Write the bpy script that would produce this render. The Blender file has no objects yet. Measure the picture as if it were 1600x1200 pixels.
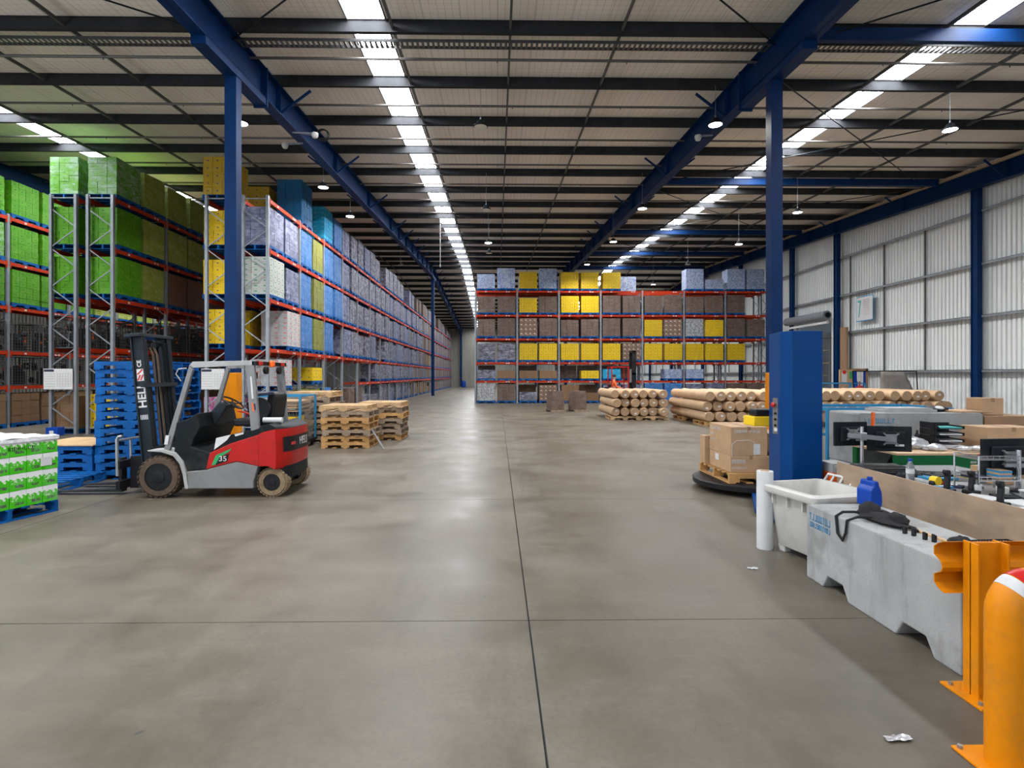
import bpy, math, random
from mathutils import Vector, Matrix
PI = math.pi
R = random.Random(7)
SC = bpy.context.scene
COL = SC.collection
# ------------------------------------------------------------------ camera, world, lights, exposure
cd = bpy.data.cameras.new('camera'); cam = bpy.data.objects.new('camera', cd); COL.objects.link(cam)
cam.location = (0, 0, 1.79); cam.rotation_euler = (PI / 2, 0, -0.015)
cd.sensor_width = 36; cd.lens = 36 * 868 / 1600
cd.shift_x = 10 / 1600; cd.shift_y = -14 / 1600
cd.clip_start = 0.05; cd.clip_end = 300
SC.camera = cam
w = bpy.data.worlds.new('sky'); SC.world = w; w.use_nodes = True
w.node_tree.nodes['Background'].inputs[0].default_value = (0.62, 0.74, 0.95, 1)
w.node_tree.nodes['Background'].inputs[1].default_value = 1.2
SKY_STRENGTH = 22.0      # daylight through the fibreglass skylights
BAY_POWER = 95.0       # high bay lamps
REAR_FILL_POWER = 220.0     # added fill lights behind the camera, standing in for unseen daylight
vs = SC.view_settings
vs.view_transform = 'Standard'; vs.look = 'None'; vs.exposure = 0.5; vs.gamma = 1.0; vs.use_curve_mapping = False

def area(name, loc, rot, sx, sy, power, color, spread=PI):
    l = bpy.data.lights.new(name, 'AREA'); l.shape = 'RECTANGLE'; l.size = sx; l.size_y = sy
    l.energy = power; l.color = color; l.spread = spread
    o = bpy.data.objects.new(name, l); COL.objects.link(o); o.location = loc; o.rotation_euler = rot
    return o
LEFT_FILL = 420.0     # added light at left, out of view, for the bright near-left floor
area('left_fill_light', (-15.85, 3.6, 2.4), (0, -PI / 2, 0), 4.6, 7.0, LEFT_FILL, (0.84, 0.93, 1.0))
for dx, k_ in ((-9, 0.6), (0, 0.4), (11, 0.2)):
    area('rear_fill_light', (dx, -7.6, 3.0), (-PI / 2, 0, PI), 7, 5, REAR_FILL_POWER * k_, (0.86, 0.94, 1.0))

# ------------------------------------------------------------------ materials
class NT:
    def __init__(s, m): s.t = m.node_tree; s.n = s.t.nodes; s.l = s.t.links
    def new(s, typ, **kw):
        n = s.n.new(typ)
        for k, v in kw.items(): setattr(n, k, v)
        return n
    def put(s, sock, v):
        if isinstance(v, bpy.types.NodeSocket): s.l.new(v, sock)
        elif isinstance(v, (tuple, list)) and len(v) == 3 and sock.type == 'RGBA': sock.default_value = (*v, 1)
        else: sock.default_value = v
    def math(s, op, a, b=0.0, c=0.0):
        n = s.new('ShaderNodeMath', operation=op)
        s.put(n.inputs[0], a); s.put(n.inputs[1], b); s.put(n.inputs[2], c)
        return n.outputs[0]
    def mix(s, f, a, b, mode='MIX'):
        n = s.new('ShaderNodeMix', data_type='RGBA', blend_type=mode)
        s.put(n.inputs[0], f); s.put(n.inputs[6], a); s.put(n.inputs[7], b)
        return n.outputs[2]
    def noise(s, vec, scale, detail=3, rough=0.55, mul=None):
        if mul:
            mp = s.new('ShaderNodeMapping'); s.put(mp.inputs[0], vec); mp.inputs[3].default_value = mul; vec = mp.outputs[0]
        n = s.new('ShaderNodeTexNoise'); s.put(n.inputs['Vector'], vec)
        n.inputs['Scale'].default_value = scale; n.inputs['Detail'].default_value = detail; n.inputs['Roughness'].default_value = rough
        return n.outputs[0]
    def ramp(s, f, a, b, lo=(0, 0, 0), hi=(1, 1, 1)):
        n = s.new('ShaderNodeValToRGB'); s.put(n.inputs[0], f)
        n.color_ramp.elements[0].position = a; n.color_ramp.elements[1].position = b
        n.color_ramp.elements[0].color = (*lo, 1); n.color_ramp.elements[1].color = (*hi, 1)
        return n.outputs[0]
    def bump(s, h, strength, dist=0.02, normal=None):
        n = s.new('ShaderNodeBump'); n.inputs['Strength'].default_value = strength; n.inputs['Distance'].default_value = dist
        s.put(n.inputs['Height'], h)
        if normal is not None: s.put(n.inputs['Normal'], normal)
        return n.outputs[0]
    def pos(s): return s.new('ShaderNodeNewGeometry').outputs['Position']
    def obj(s): return s.new('ShaderNodeTexCoord').outputs['Object']
    def uv(s):
        n = s.new('ShaderNodeSeparateXYZ'); s.l.new(s.new('ShaderNodeTexCoord').outputs['UV'], n.inputs[0])
        return n.outputs[0], n.outputs[1]
    def sep(s, v):
        n = s.new('ShaderNodeSeparateXYZ'); s.put(n.inputs[0], v); return n.outputs
    def rect(s, u, v, u0, u1, v0, v1):
        a = s.math('COMPARE', u, (u0 + u1) / 2, (u1 - u0) / 2); b = s.math('COMPARE', v, (v0 + v1) / 2, (v1 - v0) / 2)
        return s.math('MULTIPLY', a, b)

def mat0(name, rough=0.5, metal=0.0):
    m = bpy.data.materials.new(name); m.use_nodes = True
    b = m.node_tree.nodes['Principled BSDF']
    b.inputs['Roughness'].default_value = rough; b.inputs['Metallic'].default_value = metal
    return m, NT(m), b.inputs

def mat(name, col, rough=0.5, metal=0.0, var=0.12, scale=6.0, bump=0.0, bscale=60.0, dirt=None, dscale=2.0, damt=0.5, mul=None):
    """one colour with noise variation, optional dirt patches and fine relief"""
    m, t, i = mat0(name, rough, metal)
    p = t.obj()
    n = t.noise(p, scale, 4, 0.6, mul)
    lo = tuple(c * (1 - var) for c in col); hi = tuple(min(1, c * (1 + var)) for c in col)
    c = t.ramp(n, 0.3, 0.7, lo, hi)
    if dirt:
        d = t.ramp(t.noise(t.pos(), dscale, 5, 0.7), 0.5, 0.72)
        c = t.mix(t.math('MULTIPLY', d, damt), c, dirt)
    t.put(i['Base Color'], c)
    if bump: t.put(i['Normal'], t.bump(t.noise(p, bscale, 2), bump, 0.01))
    return m

def emis(name, col, s):
    m, t, i = mat0(name)
    t.put(i['Base Color'], (0.9, 0.9, 0.9)); t.put(i['Emission Color'], col); i['Emission Strength'].default_value = s
    return m

M = {}
M['blue_steel'] = mat('blue_steel', (0.0015, 0.022, 0.088), 0.5, 0, 0.15, 3)
M['blue_steel'].node_tree.nodes['Principled BSDF'].inputs['Specular IOR Level'].default_value = 0.25
M['galv'] = mat('galvanised', (0.24, 0.265, 0.295), 0.42, 0.3, 0.15, 5)
M['dark_galv'] = mat('dark_galvanised', (0.085, 0.085, 0.085), 0.45, 0.2, 0.2, 3)
M['orange'] = mat('orange_beam', (0.42, 0.030, 0.005), 0.5, 0, 0.12, 2)
M['purlin'] = mat('purlin_steel', (0.032, 0.033, 0.036), 0.75, 0, 0.2, 3)
M['purlin'].node_tree.nodes['Principled BSDF'].inputs['Specular IOR Level'].default_value = 0.06
M['white'] = mat('white_plastic', (0.62, 0.62, 0.62), 0.5, 0, 0.05)
M['off_white'] = mat('off_white_plastic', (0.56, 0.55, 0.52), 0.42, 0, 0.06, 4, dirt=(0.36, 0.34, 0.30), dscale=7, damt=0.4)
M['film_white'] = mat('white_film', (0.72, 0.73, 0.75), 0.22, 0, 0.2, 14, 0.7, 18)
M['black_cloth'] = mat('black_cloth', (0.012, 0.012, 0.013), 0.95, 0, 0.3, 12, 0.4, 40)
M['paper'] = mat('paper', (0.58, 0.58, 0.58), 0.7, 0, 0.03)
M['black'] = mat('black_plastic', (0.014, 0.014, 0.016), 0.45, 0, 0.2)
M['dark_grey'] = mat('dark_grey', (0.008, 0.011, 0.014), 0.5, 0, 0.15, dirt=(0.1, 0.09, 0.075), damt=0.35)
M['mast'] = mat('mast_paint', (0.018, 0.024, 0.031), 0.45, 0.1, 0.15, 4)
M['grey_paint'] = mat('grey_paint', (0.20, 0.20, 0.205), 0.4, 0, 0.1, 4, dirt=(0.1, 0.09, 0.075), damt=0.4)
M['lgrey'] = mat('light_grey_paint', (0.36, 0.36, 0.36), 0.4, 0, 0.1, 4, dirt=(0.15, 0.13, 0.11), damt=0.4)
M['red_paint'] = mat('red_paint', (0.44, 0.010, 0.007), 0.36, 0, 0.08, 3, dirt=(0.06, 0.02, 0.015), dscale=4, damt=0.5)
M['red'] = mat('red_plastic', (0.5, 0.012, 0.01), 0.35)
M['rubber'] = mat('dusty_rubber', (0.085, 0.055, 0.036), 0.85, 0, 0.25, 12, 0.3, 40)
M['rubber_tan'] = mat('mud_rubber', (0.24, 0.17, 0.10), 0.9, 0, 0.3, 12, 0.3, 40)
M['blue_pallet'] = mat('blue_pallet_paint', (0.0012, 0.075, 0.27), 0.6, 0, 0.35, 5, 0.2, 50, dirt=(0.012, 0.045, 0.12), dscale=6, damt=0.5)
M['pine'] = mat('pine_board', (0.50, 0.33, 0.17), 0.65, 0, 0.25, 5, 0.2, 50, dirt=(0.2, 0.13, 0.07), dscale=5, damt=0.5, mul=(1, 6, 6))
M['old_pine'] = mat('weathered_board', (0.27, 0.20, 0.14), 0.75, 0, 0.3, 5, 0.2, 50, dirt=(0.1, 0.075, 0.055), dscale=5, damt=0.6)
M['honey_pine'] = mat('honey_board', (0.44, 0.24, 0.085), 0.65, 0, 0.25, 5, 0.2, 50)
M['blue_machine'] = mat('machine_blue', (0.0004, 0.042, 0.175), 0.45, 0, 0.08, 2, dirt=(0.004, 0.04, 0.12), dscale=3, damt=0.3)
M['yellow'] = mat('safety_yellow', (0.66, 0.215, 0.0008), 0.45, 0, 0.06, 3, dirt=(0.28, 0.15, 0.04), dscale=5, damt=0.35)
M['sun_yellow'] = mat('bright_yellow', (0.85, 0.55, 0.02), 0.4, 0, 0.06, 3)
M['cyan_steel'] = mat('cyan_frame', (0.03, 0.22, 0.42), 0.4, 0, 0.1, 3)
M['blue_plastic'] = mat('blue_plastic', (0.006, 0.05, 0.33), 0.35)
M['teal'] = mat('teal_plastic', (0.02, 0.33, 0.33), 0.4)
M['green_bench'] = mat('green_bench_paint', (0.008, 0.11, 0.035), 0.4, 0, 0.1)
M['green_print'] = mat('green_sticker', (0.02, 0.30, 0.09), 0.4)
M['bright_green'] = mat('lime_card', (0.22, 0.55, 0.03), 0.5)
M['card'] = mat('cardboard', (0.42, 0.265, 0.15), 0.75, 0, 0.1, 6)
M['card_dark'] = mat('cardboard_dark', (0.26, 0.155, 0.085), 0.8, 0, 0.12, 6)  # darker brown card colour, also used for tape and frames
M['orange_plastic'] = mat('orange_plastic', (0.9, 0.13, 0.01), 0.4)
M['hi_vis'] = mat('hi_vis_cloth', (0.95, 0.16, 0.03), 0.8)
M['skin'] = mat('skin', (0.48, 0.28, 0.2), 0.6)
M['hair'] = mat('hair', (0.03, 0.02, 0.015), 0.7)
M['navy'] = mat('navy_cloth', (0.015, 0.02, 0.05), 0.85)
M['engine'] = mat('engine_iron', (0.03, 0.032, 0.036), 0.45, 0.3, 0.4, 8)
M['tarp'] = mat('grey_tarp', (0.20, 0.18, 0.165), 0.85, 0, 0.25, 3, 0.5, 8)
M['chrome'] = mat('chrome', (0.55, 0.56, 0.58), 0.2, 0.9)
M['steel'] = mat('bare_steel', (0.33, 0.33, 0.34), 0.35, 0.7, 0.15)
M['tan_strip'] = mat('tan_insulation', (0.34, 0.26, 0.17), 0.8)
M['lamp_red'] = mat('lamp_red', (0.6, 0.02, 0.01), 0.2)
M['lamp_orange'] = mat('lamp_orange', (0.95, 0.13, 0.01), 0.2)
M['pipe'] = mat('sprinkler_pipe', (0.10, 0.09, 0.085), 0.5, 0.2)
M['foil'] = mat('foil_film', (0.55, 0.55, 0.57), 0.18, 0.4, 0.3, 12, 0.8, 18)
M['ply'] = mat('plywood', (0.32, 0.225, 0.15), 0.65, 0, 0.2, 2.0, dirt=(0.18, 0.14, 0.11), dscale=2.2, damt=0.6, mul=(1, 1, 4))
M['bench_top'] = mat('bench_board', (0.52, 0.35, 0.20), 0.6, 0, 0.1, 3)
M['desk_top'] = mat('desk_laminate', (0.20, 0.205, 0.21), 0.45, 0, 0.08)
M['kraft'] = mat('kraft_paper', (0.50, 0.335, 0.20), 0.72, 0, 0.1, 4, 0.35, 9, dirt=(0.40, 0.26, 0.15), dscale=3, damt=0.5)
M['kraft_end'] = mat('kraft_roll_end', (0.33, 0.21, 0.12), 0.8, 0, 0.15, 8, 0.3, 20)
M['lens'] = emis('lamp_lens', (1.0, 0.97, 0.88), 14.0)
M['lens_off'] = mat('lens_off', (0.75, 0.72, 0.62), 0.4)
M['pane'] = emis('skylight_daylight', (0.93, 0.96, 1.0), SKY_STRENGTH)

def concrete_floor():
    m, t, i = mat0('concrete_floor', 0.4)
    p = t.pos()
    c = t.ramp(t.noise(p, 0.55, 7, 0.70), 0.3, 0.72, (0.068, 0.056, 0.040), (0.168, 0.149, 0.119))
    c = t.mix(t.math('MULTIPLY', t.ramp(t.noise(p, 1.6, 6, 0.7, (1, 0.35, 1)), 0.52, 0.75), 0.6), c, (0.056, 0.045, 0.032))
    c = t.mix(t.math('MULTIPLY', t.ramp(t.noise(p, 2.6, 5, 0.65, (0.35, 1, 1)), 0.5, 0.8), 0.4), c, (0.18, 0.165, 0.14))
    c = t.mix(t.math('MULTIPLY', t.ramp(t.noise(p, 26, 6, 0.7), 0.45, 0.8), 0.45), c, (0.065, 0.056, 0.045))
    # scuffs and black specks
    rot = t.new('ShaderNodeMapping'); t.put(rot.inputs[0], p); rot.inputs[2].default_value = (0, 0, 0.5)
    c = t.mix(t.math('MULTIPLY', t.ramp(t.noise(rot.outputs[0], 3.0, 5, 0.6, (6, 0.5, 1)), 0.70, 0.74), 0.5), c, (0.045, 0.042, 0.038))
    c = t.mix(t.ramp(t.noise(p, 7.0, 2, 0.4), 0.775, 0.80), c, (0.05, 0.05, 0.05))
    t.put(i['Base Color'], c)
    t.put(i['Roughness'], t.ramp(t.noise(p, 1.1, 5, 0.6), 0.3, 0.75, (0.30, 0.30, 0.30), (0.56, 0.56, 0.56)))
    t.put(i['Normal'], t.bump(t.noise(p, 120, 3), 0.05, 0.004))
    i['Specular IOR Level'].default_value = 0.22
    return m
M['floor'] = concrete_floor()
for k_, s_ in (('blue_steel', .14), ('blue_machine', .14), ('blue_pallet', .15), ('black', .2), ('dark_grey', .15), ('mast', .18), ('yellow', .22), ('blue_plastic', .2), ('orange', .2), ('red_paint', .3), ('green_bench', .15), ('engine', .15), ('sun_yellow', .2), ('cyan_steel', .2), ('dark_galv', .3)):
    M[k_].node_tree.nodes['Principled BSDF'].inputs['Specular IOR Level'].default_value = s_
M['joint'] = mat('joint_filler', (0.04, 0.04, 0.04), 0.9)

def ceiling_mat():
    m, t, i = mat0('roof_lining', 0.6)
    p = t.pos(); x, y, z = t.sep(p)
    fx = t.math('FRACT', t.math('MULTIPLY', x, 1 / 0.15)); fy = t.math('FRACT', t.math('MULTIPLY', y, 1 / 0.16))
    ln = t.math('MAXIMUM', t.math('LESS_THAN', fx, 0.07), t.math('MULTIPLY', t.math('LESS_THAN', fy, 0.07), 0.7))
    rib = t.math('FRACT', t.math('MULTIPLY', x, 1 / 0.762))
    c = t.ramp(t.noise(p, 0.6, 3), 0.3, 0.7, (0.78, 0.72, 0.645), (0.86, 0.80, 0.72))
    c = t.mix(t.math('MULTIPLY', ln, 0.5), c, (0.3, 0.28, 0.25))
    c = t.mix(t.math('MULTIPLY', t.math('LESS_THAN', rib, 0.03), 0.3), c, (0.2, 0.19, 0.17))
    t.put(i['Base Color'], c)
    return m
M['ceiling'] = ceiling_mat()

def wall_mat(name, a, b):
    m, t, i = mat0(name, 0.42, 0.0)
    p = t.pos()
    c = t.ramp(t.noise(p, 0.8, 5, 0.6, (1, 1, 0.3)), 0.3, 0.7, a, b)
    x, y, z = t.sep(p)
    low = t.math('MULTIPLY', t.math('LESS_THAN', z, 2.2), t.ramp(t.noise(p, 1.7, 5, 0.7), 0.45, 0.7))
    c = t.mix(t.math('MULTIPLY', low, 0.35), c, tuple(v * 0.5 for v in a))
    t.put(i['Base Color'], c)
    return m
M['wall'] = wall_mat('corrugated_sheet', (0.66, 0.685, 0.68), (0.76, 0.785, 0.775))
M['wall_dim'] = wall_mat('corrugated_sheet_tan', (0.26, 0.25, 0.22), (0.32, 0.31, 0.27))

def block_mat(name, a, b, spot):
    m, t, i = mat0(name, 0.8)
    p = t.pos()
    c = t.ramp(t.noise(p, 2.2, 6, 0.65), 0.3, 0.72, a, b)
    c = t.mix(t.math('MULTIPLY', t.ramp(t.noise(p, 1.7, 5, 0.65), 0.54, 0.64), 0.5), c, spot)
    c = t.mix(t.math('MULTIPLY', t.ramp(t.noise(p, 9, 4, 0.6, (1, 1, 0.15)), 0.56, 0.70), 0.4), c, spot)
    t.put(i['Base Color'], c)
    t.put(i['Normal'], t.bump(t.noise(p, 60, 4), 0.25, 0.01))
    return m
M['block'] = block_mat('concrete_block', (0.27, 0.275, 0.275), (0.38, 0.385, 0.385), (0.15, 0.145, 0.14))
M['block_dark'] = block_mat('concrete_block_dark', (0.24, 0.25, 0.25), (0.33, 0.335, 0.335), (0.15, 0.15, 0.15))

def carton_mat(name, base, style, ink=(0.1, 0.1, 0.1), wrap=0.5, haze_glint=0.2, var=0.08, haze_glint_col=(0.75, 0.75, 0.8)):
    """carton print on each face's own UV square; wrap = glossy stretch film, its glints painted as whitish streaks"""
    m, t, i = mat0(name, 0.6)
    u, v = t.uv(); p = t.pos()
    oi = t.new('ShaderNodeObjectInfo').outputs['Random']
    c = t.mix(t.noise(p, 5, 3), tuple(x * (1 - var) for x in base), tuple(min(1, x * (1 + var)) for x in base))
    if style == 'dots':
        k = t.math('ADD', t.rect(u, v, 0.40, 0.60, 0.42, 0.60), t.math('MULTIPLY', t.rect(u, v, 0.03, 0.22, 0.60, 0.70), 0.5))
    elif style == 'text':
        k = t.math('ADD', t.rect(u, v, 0.55, 0.92, 0.50, 0.72), t.math('MULTIPLY', t.rect(u, v, 0.60, 0.85, 0.30, 0.38), 0.7))
        k = t.math('MULTIPLY', k, t.ramp(t.noise(p, 60, 1), 0.35, 0.5))
    elif style == 'spots':
        k = t.math('ADD', t.rect(u, v, 0.30, 0.62, 0.45, 0.68), t.rect(u, v, 0.75, 0.9, 0.3, 0.38))
    elif style == 'pattern':
        k = t.math('MULTIPLY', t.ramp(t.noise(p, 9, 3), 0.46, 0.56), 0.85)
    elif style == 'logo':
        k = t.math('ADD', t.rect(u, v, 0.30, 0.70, 0.35, 0.62), t.rect(u, v, 0.1, 0.9, 0.02, 0.07))
        k = t.math('MULTIPLY', k, t.ramp(t.noise(p, 30, 1), 0.4, 0.55))
    else:
        k = t.math('MULTIPLY', t.rect(u, v, 0.0, 1.0, 0.47, 0.53), 0.5)
    c = t.mix(k, c, ink)
    if haze_glint:
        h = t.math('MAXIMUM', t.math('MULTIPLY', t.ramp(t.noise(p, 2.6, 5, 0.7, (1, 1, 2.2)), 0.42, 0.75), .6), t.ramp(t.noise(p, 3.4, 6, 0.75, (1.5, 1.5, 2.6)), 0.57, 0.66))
        c = t.mix(t.math('MULTIPLY', h, haze_glint), c, haze_glint_col)  # creased film whitening, with the wrap's sparkle painted into the colour
    c = t.mix(1.0, c, t.ramp(oi, 0, 1, (0.82, 0.82, 0.82), (1.0, 1.0, 1.0)), 'MULTIPLY')
    t.put(i['Base Color'], c)
    if wrap:
        i['Coat Weight'].default_value = wrap * .4; i['Specular IOR Level'].default_value = .2; i['Coat Roughness'].default_value = 0.12
        nb = t.bump(t.noise(p, 4.5, 5, 0.7, (1, 1, 1.6)), 0.8, 0.06)
        t.put(i['Coat Normal'], nb)
    return m
# ------------------------------------------------------------------ mesh helpers
class MB:
    """collects polygons (with a UV square per quad) and links them as ONE mesh object"""
    def __init__(s): s.v = []; s.f = []; s.m = []; s.uv = []
    def face(s, pts, mi=0, uv=None):
        b = len(s.v); s.v.extend(pts); s.f.append(tuple(range(b, b + len(pts)))); s.m.append(mi)
        s.uv.append(uv or ([(0, 0), (1, 0), (1, 1), (0, 1)] if len(pts) == 4 else [(0.02, 0.02)] * len(pts)))
        return s
    def poly(s, vs, fs, mi=0):
        b = len(s.v); s.v.extend(vs)
        for f in fs:
            s.f.append(tuple(i + b for i in f)); s.m.append(mi)
            s.uv.append([(0, 0), (1, 0), (1, 1), (0, 1)] if len(f) == 4 else [(0.02, 0.02)] * len(f))
        return s
    def box(s, x0, x1, y0, y1, z0, z1, mi=0, rot=None, piv=None, taper=None):
        q = [(x0, y0, z0), (x1, y0, z0), (x1, y1, z0), (x0, y1, z0), (x0, y0, z1), (x1, y0, z1), (x1, y1, z1), (x0, y1, z1)]
        if taper:
            cx, cy = (x0 + x1) / 2, (y0 + y1) / 2
            q = [(cx + (x - cx) * taper, cy + (y - cy) * taper, z) if z == z0 else (x, y, z) for x, y, z in q]
        if rot is not None:
            pv = Vector(piv or ((x0 + x1) / 2, (y0 + y1) / 2, (z0 + z1) / 2))
            q = [tuple(rot @ (Vector(a) - pv) + pv) for a in q]
        return s.poly(q, [(0, 1, 5, 4), (1, 2, 6, 5), (2, 3, 7, 6), (3, 0, 4, 7), (4, 5, 6, 7), (3, 2, 1, 0)], mi)
    def bar(s, a, b, w, h, mi=0, up=(0, 0, 1)):
        """rectangular bar from a to b"""
        a, b = Vector(a), Vector(b); d = (b - a).normalized(); u = Vector(up)
        if abs(d.dot(u)) > 0.95: u = Vector((1, 0, 0))
        sx = d.cross(u).normalized() * w / 2; sy = sx.cross(d).normalized() * h / 2
        q = [a - sx - sy, a + sx - sy, a + sx + sy, a - sx + sy, b - sx - sy, b + sx - sy, b + sx + sy, b - sx + sy]
        return s.poly([tuple(x) for x in q], [(0, 1, 5, 4), (1, 2, 6, 5), (2, 3, 7, 6), (3, 0, 4, 7), (4, 5, 6, 7), (3, 2, 1, 0)], mi)
    def tube(s, pts, r, n=8, mi=0, cap=True):
        """round tube along a polyline; r one number or one per point"""
        pts = [Vector(p) for p in pts]; rr = r if isinstance(r, (list, tuple)) else [r] * len(pts)
        vs, fs = [], []; prev = None
        for k, p in enumerate(pts):
            d = (pts[min(k + 1, len(pts) - 1)] - pts[max(k - 1, 0)]).normalized()
            if prev is None:
                u = Vector((0, 0, 1)) if abs(d.z) < 0.9 else Vector((1, 0, 0))
                a = d.cross(u).normalized()
            else:
                a = (prev - d * prev.dot(d)).normalized()
            prev = a; b = d.cross(a)
            vs += [tuple(p + (a * math.cos(2 * PI * j / n) + b * math.sin(2 * PI * j / n)) * rr[k]) for j in range(n)]
        for k in range(len(pts) - 1):
            for j in range(n):
                fs.append((k * n + j, k * n + (j + 1) % n, (k + 1) * n + (j + 1) % n, (k + 1) * n + j))
        if cap: fs += [tuple(range(n - 1, -1, -1)), tuple(range((len(pts) - 1) * n, len(pts) * n))]
        return s.poly(vs, fs, mi)
    def lathe(s, prof, n=24, axis='z', org=(0, 0, 0), mi=0, cap=True):
        """prof: (radius, position along the axis)"""
        vs, fs = [], []
        for r, h in prof:
            for j in range(n):
                c, q = r * math.cos(2 * PI * j / n), r * math.sin(2 * PI * j / n)
                v = {'z': (c, q, h), 'y': (c, h, -q), 'x': (h, c, q)}[axis]
                vs.append((v[0] + org[0], v[1] + org[1], v[2] + org[2]))
        for k in range(len(prof) - 1):
            for j in range(n):
                fs.append((k * n + j, k * n + (j + 1) % n, (k + 1) * n + (j + 1) % n, (k + 1) * n + j))
        if cap: fs += [tuple(range(n - 1, -1, -1)), tuple(range((len(prof) - 1) * n, len(prof) * n))]
        return s.poly(vs, fs, mi)
    def prism(s, poly, a, b, axis='y', mi=0):
        """outline (two coordinates) extruded along axis from a to b"""
        n = len(poly)
        P = {'y': lambda p, t: (p[0], t, p[1]), 'x': lambda p, t: (t, p[0], p[1]), 'z': lambda p, t: (p[0], p[1], t)}[axis]
        vs = [P(p, a) for p in poly] + [P(p, b) for p in poly]
        fs = [tuple(range(n)), tuple(range(2 * n - 1, n - 1, -1))] + [(k, (k + 1) % n + 0, (k + 1) % n + n, k + n) for k in range(n)]
        return s.poly(vs, fs, mi)
    def mesh(s, name, mats, smooth=False):
        me = bpy.data.meshes.new(name); me.from_pydata(s.v, [], s.f)
        for m in (mats if isinstance(mats, (list, tuple)) else [mats]): me.materials.append(M[m] if isinstance(m, str) else m)
        me.polygons.foreach_set('material_index', s.m)
        l = me.uv_layers.new(name='UVMap'); l.data.foreach_set('uv', [c for f in s.uv for q in f for c in q])
        me.validate(); me.update()
        import bmesh
        bm = bmesh.new(); bm.from_mesh(me); bmesh.ops.recalc_face_normals(bm, faces=bm.faces); bm.to_mesh(me); bm.free()
        if smooth: smooth_mesh(me)
        return me
    def build(s, name, mats, parent=None, loc=(0, 0, 0), smooth=False, bevel=0, rz=0, kind=None):
        return put(name, s.mesh(name, mats, smooth), parent, loc, rz, bevel=bevel, kind=kind)

def smooth_mesh(me, ang=0.7):
    me.polygons.foreach_set('use_smooth', [True] * len(me.polygons))
    import bmesh
    bm = bmesh.new(); bm.from_mesh(me)
    for e in bm.edges:
        if len(e.link_faces) == 2 and e.calc_face_angle(0) > ang: e.smooth = False
    bm.to_mesh(me); bm.free()

def put(name, me, parent=None, loc=(0, 0, 0), rz=0, rot=None, bevel=0, kind=None, scale=None):
    o = bpy.data.objects.new(name, me); COL.objects.link(o); o.location = loc
    o.rotation_euler = rot if rot else (0, 0, rz)
    if scale: o.scale = scale
    if parent: o.parent = parent
    if kind: o['kind'] = kind
    if bevel:
        b = o.modifiers.new('edge', 'BEVEL'); b.width = bevel; b.segments = 2; b.limit_method = 'ANGLE'; b.angle_limit = 0.6
    return o

def tag(o, label, cat, group=None, kind=None):
    o['label'] = label; o['category'] = cat
    if group: o['group'] = group
    if kind: o['kind'] = kind
    return o

def thing(name, label, cat, loc=(0, 0, 0), rz=0, group=None):
    o = put(name, None, None, loc, rz)
    return tag(o, label, cat, group)

def struct(o, label=None):
    o['kind'] = 'structure'
    if label: o['label'] = label
    return o

def dup(root, loc, rz=None, label=None, group=None):
    r = root.copy(); COL.objects.link(r); r.location = loc
    if rz is not None: r.rotation_euler = (0, 0, rz)
    if label: r['label'] = label
    if group: r['group'] = group
    for ch in list(KIDS(root)):
        c = ch.copy(); COL.objects.link(c); c.parent = r
        for g in list(KIDS(ch)):
            d = g.copy(); COL.objects.link(d); d.parent = c
    return r
def KIDS(o):
    return o.children

def text_mesh(body, size, m, depth=0.002, bold=0.0):
    cu = bpy.data.curves.new('lettering', 'FONT'); cu.body = body; cu.size = size; cu.extrude = depth; cu.offset = bold * size
    cu.align_x = 'CENTER'; cu.align_y = 'CENTER'
    o = bpy.data.objects.new('lettering', cu); COL.objects.link(o)
    bpy.context.view_layer.update()
    me = bpy.data.meshes.new_from_object(o.evaluated_get(bpy.context.evaluated_depsgraph_get()))
    bpy.data.objects.remove(o); bpy.data.curves.remove(cu)
    me.materials.clear(); me.materials.append(M[m])
    return me
def scrawl(name, m, parent, face, const, a0, a1, z0, h, n, seed=1):
    """a line of print too small to read: n letter-like groups of strokes on a face (x, -x or y)"""
    r = random.Random(seed); b = MB(); w = (a1 - a0) / n; t = h * .16
    def bar(u0, u1, v0, v1):
        if face == 'y': b.box(u0, u1, const - .001, const, v0, v1)
        else: b.box(const - .001, const + .001, u0, u1, v0, v1)
    for k in range(n):
        u = a0 + k * w; e = u + w * .72; sh = r.choice('HEOLTNU')
        st = min(t, w * .2)
        if sh in 'HEOLNU': bar(u, u + st, z0, z0 + h)
        if sh in 'HONU': bar(e - st, e, z0, z0 + h)
        if sh in 'EOT': bar(u, e, z0 + h - t, z0 + h)
        if sh in 'EOLU': bar(u, e, z0, z0 + t)
        if sh in 'HE': bar(u, e, z0 + h * .45, z0 + h * .45 + t)
        if sh == 'T': bar((u + e - st) / 2, (u + e + st) / 2, z0, z0 + h)
    return b.build(name, m, parent, kind='stuff')
def lettering(body, size, m, parent, loc, rot, sx=1.0, bold=0.0):
    return put('lettering', text_mesh(body, size, m, bold=bold), parent, loc, rot=rot, scale=(sx, 1, 1))

ORD = 'first second third fourth fifth sixth seventh eighth ninth tenth eleventh twelfth thirteenth fourteenth fifteenth sixteenth seventeenth eighteenth nineteenth twentieth'.split() + ['twenty-' + x for x in 'first second third fourth fifth sixth seventh eighth ninth'.split()]

# ------------------------------------------------------------------ the hall
Y0, Y1, RIDGE = -8.0, 85.0, 47.5
XL, XR = -28.0, 17.95
def roofz(y): return 9.1 + 0.0565 * (y - 11.65) if y <= RIDGE else 9.1 + 0.0565 * (RIDGE - 11.65) - 0.0565 * (y - RIDGE)

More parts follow.
